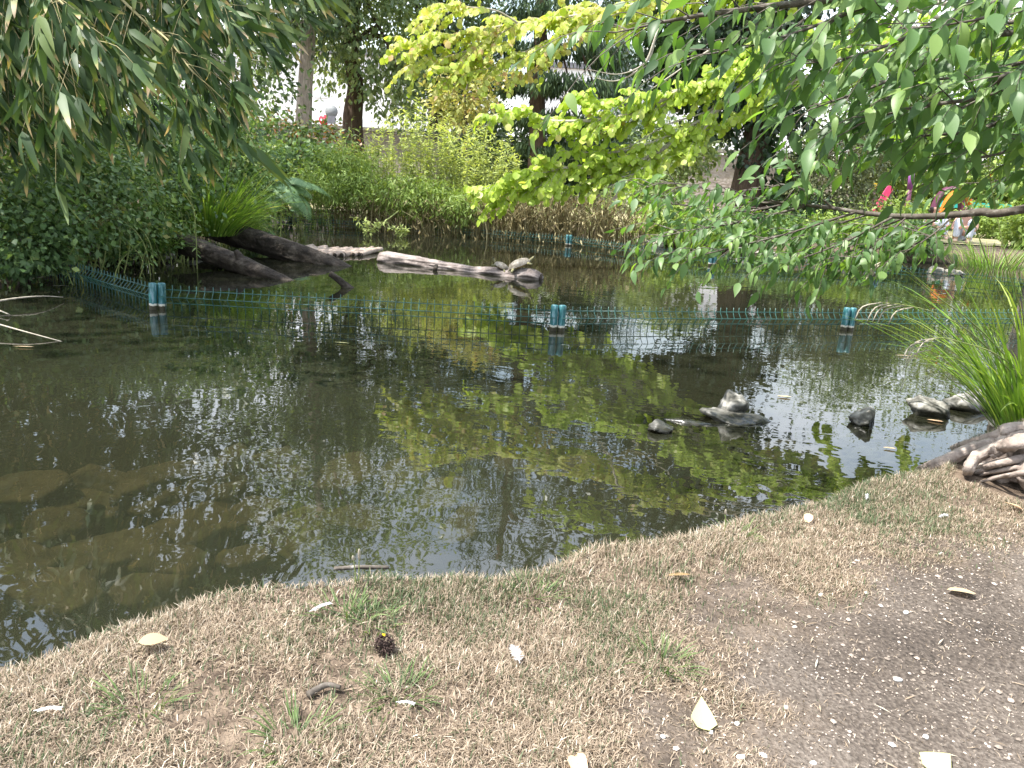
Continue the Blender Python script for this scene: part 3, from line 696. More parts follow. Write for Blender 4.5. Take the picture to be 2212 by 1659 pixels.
# dry reed stems
for u, ru, d, v0, v1, lab, n in [(760, 70, 12.9, 472, 415, 'dry brown stems under the left green mounds', 90), (870, 70, 12.7, 488, 420, 'dry brown stems behind the second fence post', 120), (970, 60, 12.6, 496, 430, 'dry brown stems under the bright mound', 120),
        (1085, 60, 12.5, 506, 425, 'dark dry sedge stems below the redbud tip', 200), (1170, 55, 12.5, 508, 420, 'reddish dry reed clump left of the third fence post', 200), (1260, 60, 12.4, 514, 420, 'pale dry reed clump right of the third fence post', 170), (1340, 50, 12.3, 520, 440, 'thin dry stems at the right end of the reeds', 110)]:
    b0 = at_d(u, v0, d); b0[2] = max(gz(b0[0], b0[1]), 0) - .02
    root = thing('dry_reed_clump', lab, 'plant', b0, 'dry reeds along the far water line')
    k = d / FPX; h = at_d(u, v1, d)[2] - b0[2]
    mb = MB()
    for s in range(n):
        x = b0[0] + (rng.random() - .5) * 2 * ru * k; y = b0[1] + rng.normal() * .12; z0 = b0[2]
        hh = h * (.5 + .6 * rng.random()); l = rng.normal(size=2) * .12
        pts = spl([(x, y, z0), (x + l[0] * .4, y + l[1] * .4, z0 + hh * .6), (x + l[0] * (1 + rng.random()), y - .06 + l[1], z0 + hh * (.8 + .25 * rng.random()))], 6)
        tt = np.clip(.45 + .22 * rng.normal(), 0, 1)
        V, F = tube(pts, .0045 + .003 * rng.random(), 3, cap=False)
        if s < 40: obj('stem', V, F, M['reed'], root, tint=np.full(len(V), tt))
        else: mb.add(V, F, tt)
    nn = int(n * 2.2); a = rng.random(nn) * 2 * np.pi
    P = np.stack([b0[0] + (rng.random(nn) - .5) * 2.1 * ru * k, b0[1] + rng.normal(size=nn) * .15 - .04, b0[2] + h * rng.random(nn) ** 1.3], -1)
    V, F, TT = inst(RHOMB_N, P, orient(np.stack([np.cos(a) * .5, np.sin(a) * .5 - .2, -np.ones(nn) * (.2 + rng.random(nn))], -1), rnd_unit(nn)), .1 * (.5 + rng.random(nn)), np.clip(.4 + .25 * rng.normal(size=nn), 0, 1))
    mb.add(V, F, TT)
    mb.obj('stems', M['reed'], root, kind='stuff')
# rusty shrub and green cover left of the herbs
bush('rusty_shrub', 'dark green shrub with rust red leaves left of the pale trunk', 'shrub', [ell(600, 310, 15, 90, 50, .9), ell(690, 320, 15.2, 70, 45, .8), ell(560, 350, 14.5, 60, 60, .7)], 6500, .085, 'rust', base=ground_pt(620, 15), stems=6, shell=.6)
bush('laurel_shrub', 'leafy green shrub behind the blue green fern', 'shrub', [ell(650, 360, 13.6, 90, 55, .6), ell(560, 390, 13.2, 60, 60, .5)], 5000, .085, 'bramble', base=ground_pt(630, 13.7), stems=5, tintmu=.62)

def fern(name, label, base, fr, mat='fern', group=None):
    root = thing(name, label, 'fern', base, group)
    for (a, Ln, el0, dr, w) in fr:
        t = np.linspace(0, 1, 16); th = el0 - dr * t * 1.6
        h = np.array([math.cos(a), math.sin(a), 0])
        ds = Ln / 15
        C = np.array(base) + np.cumsum(np.cos(th))[:, None] * ds * h + np.cumsum(np.sin(th))[:, None] * ds * np.array([0, 0, 1])
        mb = MB(); V, F = tube(C, np.linspace(.006, .0015, 16), 4); mb.add(V, F, .7)
        np_ = 26; q = np.linspace(2, 14.9, np_); i = q.astype(int); i = np.minimum(i, 14)
        pp = C[i] + (C[i + 1] - C[i]) * (q - i)[:, None]; tan = unit(C[i + 1] - C[i])
        side = unit(np.cross(tan, [0, 0, 1])); nrm = np.cross(side, tan)
        ln = w * np.sin(np.pi * np.clip((q / 15) * .8 + .16, 0, 1)) ** .8
        for sg in (-1, 1):
            D = unit(side * sg + tan * .35 - np.array([0, 0, .25])); 
            V, F, TT = inst(leaf_shape(4, .2, .1, .25, 'lance'), pp, orient(D, nrm), ln, np.clip(.5 + .12 * rng.normal(size=np_), 0, 1)); mb.add(V, F, TT)
        mb.obj('frond', M[mat], root)
    return root
p = at_d(600, 408, 12.0)
fern('blue_green_fern', 'blue green feathery fern overhanging the first far fence post', p,
     [(a, .62 + .25 * rng.random(), .2 + .7 * rng.random(), .75 + .35 * rng.random(), .2) for a in np.linspace(-3.1, .1, 17) + rng.normal(size=17) * .15] + [(-1.6 + .4 * k, .5, 1.2, 1.2, .14) for k in range(-3, 4)])
stems_for(bpy.data.objects['blue_green_fern'], p, [(p, np.array([.2, .2, .1]))], M['stemgreen'], 5, .012)
p = ground_pt(690, 14.2)
fern('tall_fern', 'upright light green fern in front of the wall, right of the pale trunk', p, [(.25, 1.9, 1.35, .3, .24), (.0, 2.0, 1.25, .36, .24), (-.3, 1.8, 1.1, .45, .22), (1.0, 1.7, 1.5, .2, .2), (2.6, 1.5, 1.3, .4, .2), (-1.5, 1.5, 1.1, .5, .2)])

# ================================================================== left bank: brambles, ivy, sedge
BL = 'bramble bushes on the left bank'
lb = leaf_shape(2, .62, .2, .15)
for ells, n, s, lab in [
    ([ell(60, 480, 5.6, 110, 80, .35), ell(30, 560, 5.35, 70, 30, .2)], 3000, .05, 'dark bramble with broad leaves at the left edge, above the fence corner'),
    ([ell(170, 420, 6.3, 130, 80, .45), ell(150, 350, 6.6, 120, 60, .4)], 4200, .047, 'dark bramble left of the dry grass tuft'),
    ([ell(290, 500, 6.9, 80, 42, .3), ell(220, 530, 6.5, 60, 26, .22)], 2600, .042, 'bramble trailing over the pale bank stone'),
    ([ell(330, 380, 7.6, 110, 80, .5), ell(260, 300, 7.8, 130, 70, .5)], 5200, .05, 'glossy leafy bramble behind the sedge clump'),
    ([ell(430, 270, 8.8, 110, 70, .6), ell(470, 350, 8.7, 100, 60, .5)], 4600, .052, 'sunlit bramble below the hanging bamboo tips'),
    ([ell(510, 430, 9.6, 55, 60, .4), ell(540, 480, 9.9, 40, 30, .3)], 2600, .05, 'light green bramble trailing to the water right of the sedge'),
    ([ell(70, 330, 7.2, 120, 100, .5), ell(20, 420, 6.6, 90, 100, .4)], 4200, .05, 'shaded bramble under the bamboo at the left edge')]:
    bush('bramble_bush', lab, 'bush', ells, int(n * 2.0), s * .85, 'bramble', lb, group=BL, stems=6, sr=.008, hang=.35, csig=.36, shell=.45, jit=.5, tintmu=.52 if 'shaded' not in lab and 'edge' not in lab else .4, tints=.19)  # darker leaf tint stands for shade on the left edge brambles
p = at_d(448, 485, 8.0); p[2] = .2
r = thing('sedge_clump', 'bright green arching sedge clump on the left bank behind the logs', 'sedge', p)
tussock(r, p, 520, .82, .016, M['sedge'], spread=.85, droop=.5, brad=.3, parts=60, lean=(.05, -.1))
p = at_d(470, 486, 8.8); p[2] = .14
r = thing('sedge_clump', 'lighter lower sedge drooping to the water right of the bright sedge clump', 'sedge', p)
tussock(r, p, 300, .6, .012, M['sedge'], spread=1.0, droop=.7, brad=.35, lean=(.2, -.3), tmu=.62)
p = at_d(150, 500, 6.0); p[2] = .3
r = thing('dry_grass_tuft', 'brown dry grass tuft hanging among the left brambles', 'grass tuft', p)
tussock(r, p + np.array([.1, 0, .05]), 110, .4, .006, M['reed'], spread=.9, droop=.9, brad=.1)
p = at_d(395, 500, 7.9); p[2] = .18
r = thing('small_sedge', 'short sedge at the root of the big log', 'sedge', p)
tussock(r, p, 90, .3, .01, M['sedge'], spread=1.0, droop=.7, brad=.2)
p = at_d(1480, 520, 12.8); p[2] = .05
r = thing('bank_grass', 'fresh green grass at the far water line right of the dry reeds', 'grass tuft', p)
tussock(r, p, 160, .55, .012, M['sedge'], spread=.7, droop=.5, brad=.7)
for u, v, d, lab in [(1900, 470, 13.4, 'tall grass tuft below the box shrub'), (2150, 520, 12.5, 'tall grass tuft on the right bank beside the seated person'), (1760, 500, 13.2, 'grass tuft at the foot of the ivy covered trunk')]:
    p = at_d(u, v + 40, d); p[2] = max(gz(p[0], p[1]), 0)
    r = thing('bank_grass', lab, 'grass tuft', p, 'grass tufts on the far right bank')
    tussock(r, p, 200, .6, .012, M['sedge'], spread=.6, droop=.5, brad=.6, tmu=.45)

# ================================================================== bamboo overhanging from the left
p = np.array([-4.3, 6.3, .25])
bam = thing('bamboo', 'large bamboo leaning over the pond at upper left with tan tipped leaves', 'bamboo', p)
BT = [leaf_shape(6, .175, .12, dr, 'lance', tip) for dr, tip in [(.12, 0), (.3, .15), (.2, .5), (.4, .0), (.15, .65), (.3, .35)]]
LP, LD, LN, LS, LT = [], [], [], [], []
twig = MB()
targets = []
def bamb(u, v, d): return at_d(u, v, d)
cul = [[(-150, 560, 6.2), (-60, 200, 5.4), (120, -60, 4.5), (330, 60, 3.7), (420, 160, 3.4)],
       [(-120, 560, 6.2), (0, 150, 5.2), (200, -110, 4.4), (400, -20, 3.9), (500, 40, 3.6)],
       [(-200, 560, 6.2), (-160, 150, 4.9), (0, -60, 4.0), (150, 20, 3.4), (230, 110, 3.2)],
       [(-170, 560, 6.2), (-120, 150, 5.0), (-10, 0, 4.3), (80, 60, 3.7), (130, 170, 3.5)],
       [(-90, 560, 6.2), (60, 160, 5.8), (260, -80, 5.1), (440, -50, 4.7), (540, 0, 4.4)],
       [(-70, 560, 6.3), (100, 200, 6.0), (260, 10, 5.4), (370, 50, 5.0), (450, 150, 4.8)],
       [(-100, 560, 6.4), (20, 260, 6.1), (140, 130, 5.7), (250, 160, 5.3), (330, 240, 5.1)],
       [(-220, 560, 6.4), (-140, 220, 5.9), (-40, 110, 5.3), (30, 150, 5.0), (90, 260, 4.9)],
       [(-220, 560, 6.0), (-100, -200, 5.0), (150, -420, 4.2), (380, -360, 3.6), (560, -220, 3.3)],
       [(-250, 560, 6.0), (-200, -250, 4.8), (-50, -480, 3.9), (150, -420, 3.2), (300, -250, 2.9)],
       [(-180, 560, 6.3), (-20, -300, 5.5), (260, -520, 5.0), (520, -420, 4.6), (680, -250, 4.3)],
       [(-60, 560, 6.5), (-50, 300, 6.4), (-10, 120, 6.3), (60, 0, 6.2)], [(30, 560, 6.6), (34, 300, 6.5), (42, 120, 6.4), (70, -60, 6.2)]]
for ci, c in enumerate(cul):
    pts = np.array([bamb(*q) for q in c]); pts[0, 2] = .15
    S_ = spl(pts, 40)
    obj('culm', *tube(S_, np.linspace(.014, .003, 40), 6), M['culm'], bam)
    seglen = np.linalg.norm(np.diff(S_, axis=0), axis=1); cum = np.concatenate([[0], np.cumsum(seglen)])
    s = cum[-1] * (.30 if ci < 11 else .45)
    while s < cum[-1]:
        i = min(np.searchsorted(cum, s) - 1, 38); q = S_[i] + (S_[i + 1] - S_[i]) * ((s - cum[i]) / seglen[i])
        tan = unit(S_[i + 1] - S_[i])
        for rep in range(2 + (rng.random() < .5)):
            dirn = unit(tan * .75 + rnd_unit(1)[0] * .7 + np.array([.12, 0, -.28]))
            tl = .12 + .28 * rng.random()
            tw = spl([q, q + dirn * tl * .55, q + dirn * tl + np.array([0, 0, -.22 * tl])], 5)
            if rng.random() < .8: twig.add(*tube(tw, np.linspace(.002, .0008, 5), 3, cap=False))
            for e, nl in ((4, rng.integers(3, 7)), (2, rng.integers(1, 4))):
                td = unit(tw[e] - tw[e - 1])
                for l in range(nl):
                    D = unit(td * .8 + rnd_unit(1)[0] * .6 + np.array([.32, -.1, -.5]))
                    LP.append(tw[e]); LD.append(D); LN.append(unit(rnd_unit(1)[0] + np.array([.1, -.8, .5])))
                    LS.append(.175 * (.5 + .65 * rng.random())); LT.append(np.clip(.26 + .15 * rng.normal(), 0.02, .98))
        s += .05 + .05 * rng.random()
LP = np.array(LP); LD = np.array(LD); LN = np.array(LN); LS = np.array(LS); LT = np.array(LT)
leaf_parts(bam, BT, M['bamboo'], LP, orient(LD, LN), LS, LT, 300)
twig.obj('twigs', M['culm'], bam, kind='stuff')
# bare spray of pale dead twigs right of the leaves
mb = MB()
for k in range(16):
    a = at_d(455 + rng.normal() * 12, 130 + rng.normal() * 12, 4.3); e = at_d(540 + rng.normal() * 28, 170 + 45 * rng.normal(), 4.1 + .15 * rng.normal())
    mb.add(*tube(spl([at_d(400, 95, 4.4), a, e], 8), np.linspace(.0028, .0007, 8), 3))
mb.obj('dead_twigs', M['palewood'], bam, kind='stuff')

# ================================================================== redbud tree reaching in from the right
def branchy(root, name, pts, r0, r1, mat, n=24):
    S_ = spl(pts, n); obj(name, *tube(S_, np.linspace(r0, r1, n), 7, rough=.15, seed=int(rng.integers(99))), mat, root); return S_
tp = np.array([6.9, 10.2, gz(6.9, 10.2) - .05])
rb = thing('redbud_tree', 'tree whose long branches of round yellow green leaves reach across the far bank', 'tree', tp)
trunk_top = tp + np.array([-.3, -.1, 3.6])
obj('trunk', *tube(spl([tp, tp + np.array([-.1, 0, 1.6]), trunk_top, tp + np.array([-.8, -.2, 5.4])], 24), np.linspace(.2, .1, 24) , 16, rough=.15, ridges=10), M['bark_pale'], rb)
HT = [leaf_shape(4, .95, f, dr, 'heart') for f, dr in [(.1, .1), (.2, .25), (.05, .3), (.15, .05)]]
sprays = [  # picture path with distances, spread, tint, leaf density
    ([(2240, -120, 10.5), (1700, -60, 10.4), (1330, 20, 10.3), (1120, 50, 10.2), (960, 80, 10.1), (868, 98, 10.0)], .42, .68, 1.2, .45),
    ([(1330, 20, 10.3), (1180, 90, 10.2), (1050, 150, 10.1), (960, 172, 10.0)], .36, .66, 1.0, .3),
    ([(1120, 50, 10.2), (1060, 20, 10.1), (950, 20, 10.1), (905, 60, 10.1)], .36, .68, 1.0, .3),
    ([(1330, 20, 10.3), (1250, 70, 10.2), (1200, 120, 10.2), (1110, 175, 10.2)], .2, .8, .5, .3),
    ([(2240, -160, 10.4), (1600, -20, 10.4), (1420, 40, 10.4), (1300, 60, 10.3), (1190, 60, 10.3)], .22, .5, 1.2, .5),
    ([(2240, -60, 9.6), (1850, 60, 9.4), (1650, 130, 9.2), (1480, 190, 9), (1330, 220, 8.9), (1240, 205, 8.8)], .26, .46, 1.5, .3),
    ([(1480, 190, 9), (1350, 250, 8.9), (1200, 262, 8.8), (1120, 240, 8.7), (1050, 252, 8.6)], .22, .5, 1.5, .15),
    ([(1650, 130, 9.2), (1560, 230, 9.1), (1430, 300, 9), (1320, 330, 9), (1210, 325, 8.9)], .16, .44, 1.2, .25),
    ([(2240, 40, 9.4), (1820, 150, 9.3), (1690, 190, 9.2), (1600, 250, 9.2), (1480, 300, 9.1)], .2, .44, 1.3, .3),
    ([(1560, 230, 9.1), (1380, 350, 9), (1240, 360, 8.9), (1130, 380, 8.8), (1020, 418, 8.7)], .26, .46, 1.6, .35),
    ([(1240, 360, 8.9), (1150, 410, 8.8), (1090, 432, 8.8)], .2, .44, 1.3, .1),
    ([(1430, 300, 9), (1380, 370, 8.9), (1300, 390, 8.9), (1225, 412, 8.9)], .2, .42, 1.2, .2),
    ([(1650, 130, 9.2), (1530, 175, 9.1), (1420, 235, 9.0), (1310, 285, 9.0), (1200, 285, 8.9)], .2, .46, 1.4, .2),
    ([(1560, 230, 9.1), (1470, 330, 9), (1370, 345, 9), (1280, 350, 9)], .2, .46, 1.4, .2),
    ([(1240, 360, 8.9), (1170, 375, 8.8), (1110, 410, 8.8), (1060, 440, 8.75)], .24, .46, 1.5, .1),
    ([(1120, 50, 10.2), (1020, 105, 10.1), (930, 130, 10.1), (885, 140, 10.0)], .36, .66, 1.2, .15),
    ([(1760, 110, 9.2), (1680, 150, 9.2), (1590, 165, 9.1), (1510, 215, 9.1)], .28, .42, 1.5, .1),
    ([(2240, 0, 9.4), (1950, 90, 9.3), (1760, 110, 9.2), (1640, 100, 9.2), (1560, 140, 9.2)], .3, .42, 1.5, .2),
    ([(2240, -40, 9.2), (2060, 60, 9.1), (1950, 170, 9), (1900, 230, 9)], .3, .42, 1.4, .2),
    ([(2240, -20, 9.2), (2180, 120, 9), (2100, 220, 9)], .32, .42, 1.3, .2),
    ([(2240, -250, 10.6), (1750, -250, 10.8), (1450, -160, 10.8), (1250, -120, 10.7)], .35, .5, 1.2, .3),
    ([(2240, -350, 10.6), (1850, -380, 10.8), (1550, -320, 10.8), (1350, -260, 10.8)], .35, .46, 1.2, .3),
    ([(2240, -400, 10.6), (2000, -520, 10.8), (1750, -520, 10.8), (1550, -470, 10.8)], .35, .46, 1.1, .3)]
LP, LD, LN, LS, LT = [], [], [], [], []; twig = MB()
for k, (path, spread, tm, dens, st) in enumerate(sprays):
    pts = np.array([at_d(*q) for q in path])
    if path[0][0] == 2240: pts = np.vstack([trunk_top + np.array([0, 0, .15 * (k % 5) - .2]), pts[1:]])
    S_ = branchy(rb, 'branch', pts, .03 if len(path) > 4 else .012, .0025, M['palewood'], 30)
    cum = np.concatenate([[0], np.cumsum(np.linalg.norm(np.diff(S_, axis=0), axis=1))]); s = cum[-1] * st; sg = 1
    while s < cum[-1] + .01:
        i = min(max(np.searchsorted(cum, s) - 1, 0), 28); f = (s - cum[i]) / (cum[i + 1] - cum[i] + 1e-9)
        q = S_[i] + (S_[i + 1] - S_[i]) * f; tan = unit(S_[i + 1] - S_[i]); sg = -sg
        side = unit(np.cross(tan, [0, 0, 1])) * sg
        frac = s / cum[-1]; tl = spread * 1.3 * (1.15 - .55 * frac) * (.45 + .95 * rng.random())
        dirn = unit(tan * .75 + side * .7 + np.array([0, 0, .55 * rng.normal() - .12]))
        tw = spl([q, q + dirn * tl * .5 + np.array([0, 0, .02]), q + dirn * tl + np.array([0, 0, -.18 * tl])], 6)
        twig.add(*tube(tw, np.linspace(.0035, .001, 6), 3, cap=False))
        nl = max(int(tl / .03 * dens), 3)
        for l in range(nl):
            t = (l + .6) / nl * 5; j = min(int(t), 4); pp = tw[j] + (tw[j + 1] - tw[j]) * (t - j)
            sd2 = unit(np.cross(dirn, [0, 0, 1])) * (1 if l % 2 else -1)
            LP.append(pp); LD.append(unit(sd2 * .55 + dirn * .35 + np.array([0, 0, -.75]) + .3 * rng.normal(size=3)))
            LN.append(unit(np.array([-.15, -.65, .6]) + .45 * rng.normal(size=3))); LS.append(.08 * (.6 + .55 * rng.random()))
            LT.append(np.clip(tm + .11 * rng.normal() + (.2 if rng.random() < .04 else 0), 0, .99))
        s += .042
LP = np.array(LP); LD = np.array(LD); LN = np.array(LN); LS = np.array(LS); LT = np.array(LT)
leaf_parts(rb, HT, M['redbud'], LP, orient(LD, LN), LS, LT, 300)
twig.obj('twigs', M['palewood'], rb, kind='stuff')
print('redbud leaves', len(LP))
# bare pale twigs of the redbud
for path in [[(1460, 20, 9), (1420, 70, 9), (1400, 130, 9), (1340, 160, 8.9), (1270, 150, 8.9)], [(1420, 70, 9), (1390, 140, 9), (1330, 175, 9), (1260, 160, 8.9)], [(1620, 190, 9.1), (1530, 240, 9.1), (1440, 270, 9), (1350, 320, 9), (1230, 345, 9)],
             [(1560, 90, 9.2), (1500, 130, 9.2), (1440, 170, 9.1), (1390, 205, 9.1)]]:
    branchy(rb, 'bare_twig', [at_d(*q) for q in path], .014, .003, M['palewood'])

# ================================================================== overhanging tree at the right, roots on the near bank
tb = np.array([2.25, 2.35, .15])
ov = thing('overhanging_tree', 'near tree at the right with gnarled roots and pointed green leaves over the pond', 'tree', tb)
obj('trunk', *tube(spl([tb + [0, 0, -.1], tb + [.02, 0, .5], tb + [.08, .1, 1.4], tb + [.2, .2, 2.6], tb + [.2, .4, 3.6]], 30), np.linspace(.24, .11, 30) * (1 + .6 * np.exp(-np.linspace(0, 1, 30) * 16)), 28, rough=.15, ridges=22), M['bark_pale'], ov)
M['root'] = mat_noise('weathered_root', [(.3, (.13, .1, .085)), (.55, (.3, .25, .215)), (.8, (.44, .38, .34))], 16, (1, 1, 1), .9, .8, .012, bscale=40)
def gp(u, v, h): return at_z(u, v, .185 + h)
rootsets = [([(2330, 935, .16), (2225, 948, .09), (2150, 955, .06), (2105, 964, .05), (2060, 982, .03), (2004, 1004, -.03), (1985, 1012, -.15)], .022, .0125),
            ([(2330, 905, .2), (2225, 922, .12), (2170, 938, .09), (2125, 952, .05), (2085, 962, .0), (2065, 968, -.1)], .02, .01),
            ([(2350, 930, .2), (2240, 938, .14), (2180, 955, .11), (2128, 972, .08), (2100, 990, .06), (2086, 1012, .04), (2080, 1030, -.02)], .02, .012),
            ([(2360, 960, .16), (2260, 972, .09), (2190, 982, .05), (2140, 995, .03), (2112, 1012, .0)], .042, .012),
            ([(2360, 1000, .14), (2270, 1000, .09), (2200, 1005, .06), (2150, 1018, .0)], .036, .01),
            ([(2360, 1022, .12), (2280, 1024, .06), (2215, 1026, .04), (2170, 1032, .02)], .04, .01),
            ([(2340, 920, .24), (2240, 946, .15), (2160, 968, .1), (2130, 985, .07)], .026, .012)]
for k, (pp, a, b_) in enumerate(rootsets):
    P = [gp(u, v, h) for u, v, h in pp]
    P[0] = tb + np.array([-.12, -.1 + .03 * k, .2])
    S_ = spl(P, 44); S_ = S_ + np.cumsum(rng.normal(size=S_.shape) * .0012, 0) * np.linspace(0, 1, 44)[:, None]
    obj('root', *tube(S_, np.linspace(a, b_, 44), 18, rough=.45, ridges=12, seed=k), M['root'], ov)
mb = MB()
for k in range(60):
    u = 2105 + 120 * rng.random(); v = 958 + 72 * rng.random()
    P = [gp(u + 150, v - 26, .09), gp(u + 70, v - 9, .055 + .03 * rng.random()), gp(u, v + 4, .02), gp(u - 25, v + 10, -.012)]; P = [q_ + .004 * rng.normal(size=3) for q_ in P]
    mb.add(*tube(spl(P, 16), np.linspace(.005 + .011 * rng.random(), .003, 16), 7, rough=.35, seed=k))
mb.obj('fine_roots', M['root'], ov, kind='stuff')

OT = [leaf_shape(7, w, f, dr, 'point') for w, f, dr in [(.44, .15, .25), (.38, .3, .5), (.48, .1, .12), (.34, .25, .65), (.42, .4, .35), (.36, .1, .8)]]
limbs = [  # low branch across the water
    ([(2330, 440, 2.6), (2212, 452, 2.7), (2120, 458, 2.75), (2040, 466, 2.8), (1960, 468, 2.85), (1880, 462, 2.9), (1800, 450, 2.95), (1700, 440, 3.0), (1600, 437, 3.05)], .017, .0035, 0, .5, .0),
    ([(1700, 440, 3.0), (1560, 415, 3.0), (1450, 395, 3.0), (1395, 405, 3.0)], .004, .0012, .9, .1, .35),
    ([(1740, 446, 2.98), (1600, 480, 2.95), (1480, 500, 2.9), (1400, 520, 2.9)], .005, .0012, 1.0, .15, .35),
    ([(1850, 458, 2.92), (1700, 505, 2.85), (1560, 540, 2.8), (1480, 560, 2.8)], .005, .0012, 1.0, .1, .35),
    ([(1930, 468, 2.87), (1830, 520, 2.8), (1740, 555, 2.75), (1660, 575, 2.75)], .005, .0012, 1.0, .1, .35),
    ([(1960, 468, 2.85), (1900, 520, 2.8), (1850, 555, 2.75)], .004, .0012, 1.0, .1, .3),
    ([(2060, 466, 2.8), (2010, 510, 2.7), (1930, 560, 2.7)], .004, .0012, .7, .3, .3),
    ([(1800, 450, 2.95), (1760, 420, 2.95), (1700, 400, 2.95), (1640, 410, 2.95)], .004, .0012, .7, .2, .3),
    ([(1690, 440, 3.0), (1740, 380, 2.95), (1790, 335, 2.95), (1845, 328, 2.95)], .003, .001, .3, .2, .2),
    ([(2010, 510, 2.7), (1950, 540, 2.8), (1880, 560, 2.9), (1800, 572, 2.95)], .004, .0012, 1.0, .0, .3),
    ([(1880, 462, 2.9), (1790, 490, 3.05), (1690, 520, 3.15), (1600, 530, 3.2)], .004, .0012, 1.0, .15, .34),
    ([(1960, 468, 2.85), (1880, 500, 3.0), (1790, 530, 3.1), (1720, 545, 3.1)], .004, .0012, 1.0, .15, .34),
    ([(2040, 466, 2.8), (1960, 505, 3.0), (1890, 535, 3.1), (1820, 548, 3.1)], .004, .0012, 1.0, .2, .34),
    ([(1700, 440, 3.0), (1620, 455, 3.2), (1530, 450, 3.3), (1440, 440, 3.3)], .004, .0012, 1.0, .15, .34),
    # upper branches
    ([(2400, -60, 2.3), (2200, -60, 2.2), (1950, -20, 2.2), (1700, 10, 2.2), (1500, 35, 2.2), (1330, 70, 2.25)], .02, .0018, .9, .28, .5),
    ([(1950, -20, 2.2), (1750, 60, 2.15), (1600, 105, 2.15), (1500, 120, 2.2)], .006, .0014, 1.0, .15, .42),
    ([(2200, -60, 2.2), (2000, 60, 2.1), (1850, 120, 2.1), (1720, 140, 2.1)], .007, .0014, 1.0, .2, .42),
    ([(2400, 40, 2.4), (2200, 70, 2.4), (2030, 130, 2.4), (1880, 190, 2.4), (1740, 240, 2.4)], .012, .0014, .9, .25, .42),
    ([(2030, 130, 2.4), (1930, 200, 2.35), (1860, 270, 2.35), (1780, 290, 2.35)], .005, .0013, .9, .15, .38),
    ([(2400, 190, 2.2), (2250, 195, 2.2), (2100, 215, 2.15), (1960, 235, 2.15), (1850, 270, 2.15)], .010, .0014, 1.0, .2, .42),
    ([(2400, 230, 2.4), (2230, 260, 2.4), (2110, 285, 2.4), (1990, 295, 2.4), (1930, 330, 2.4)], .010, .0014, 1.0, .2, .4),
    ([(2400, 150, 2.0), (2250, 160, 2.0), (2150, 200, 2.0), (2060, 240, 2.0)], .008, .0014, 1.0, .2, .4),
    ([(2400, 280, 2.2), (2280, 300, 2.2), (2170, 330, 2.2), (2080, 345, 2.2)], .008, .0014, 1.0, .2, .38),
    ([(2400, -20, 2.0), (2250, 0, 2.0), (2120, 40, 2.0), (2000, 60, 2.0)], .008, .0014, 1.0, .2, .42),
    ([(2400, -200, 2.4), (2100, -200, 2.2), (1800, -130, 2.1), (1600, -90, 2.1)], .012, .0014, 1.0, .2, .45),
    ([(2300, 230, 2.9), (2212, 262, 2.9), (2130, 245, 2.9), (2060, 255, 2.9)], .012, .004, .3, .3, .3),
    ([(2500, -500, 2.6), (2100, -520, 2.3), (1800, -420, 2.2), (1600, -330, 2.2)], .014, .0014, .8, .2, .45),
    ([(2600, 20, 3.3), (2300, 30, 3.4), (2050, 60, 3.5), (1880, 60, 3.6), (1720, 90, 3.6)], .012, .0016, 1.0, .3, .45),
    ([(2600, 60, 3.3), (2300, 110, 3.4), (2100, 160, 3.4), (1960, 180, 3.5), (1800, 210, 3.5)], .012, .0016, 1.0, .3, .45),
    ([(2600, 300, 3.0), (2350, 330, 3.1), (2220, 370, 3.2), (2120, 400, 3.2)], .010, .0016, .8, .3, .4),
    ([(2600, 180, 3.0), (2350, 200, 3.1), (2200, 240, 3.1), (2080, 270, 3.1)], .010, .0016, 1.0, .3, .4),
    ([(2600, 100, 3.4), (2350, 120, 3.6), (2150, 140, 3.8), (2000, 110, 3.9)], .012, .0016, 1.0, .1, .5),
    ([(2600, 250, 3.4), (2350, 250, 3.6), (2220, 270, 3.6), (2100, 300, 3.6)], .012, .0016, 1.0, .1, .45)]
LP, LD, LN, LS, LT = [], [], [], [], []; twig = MB()
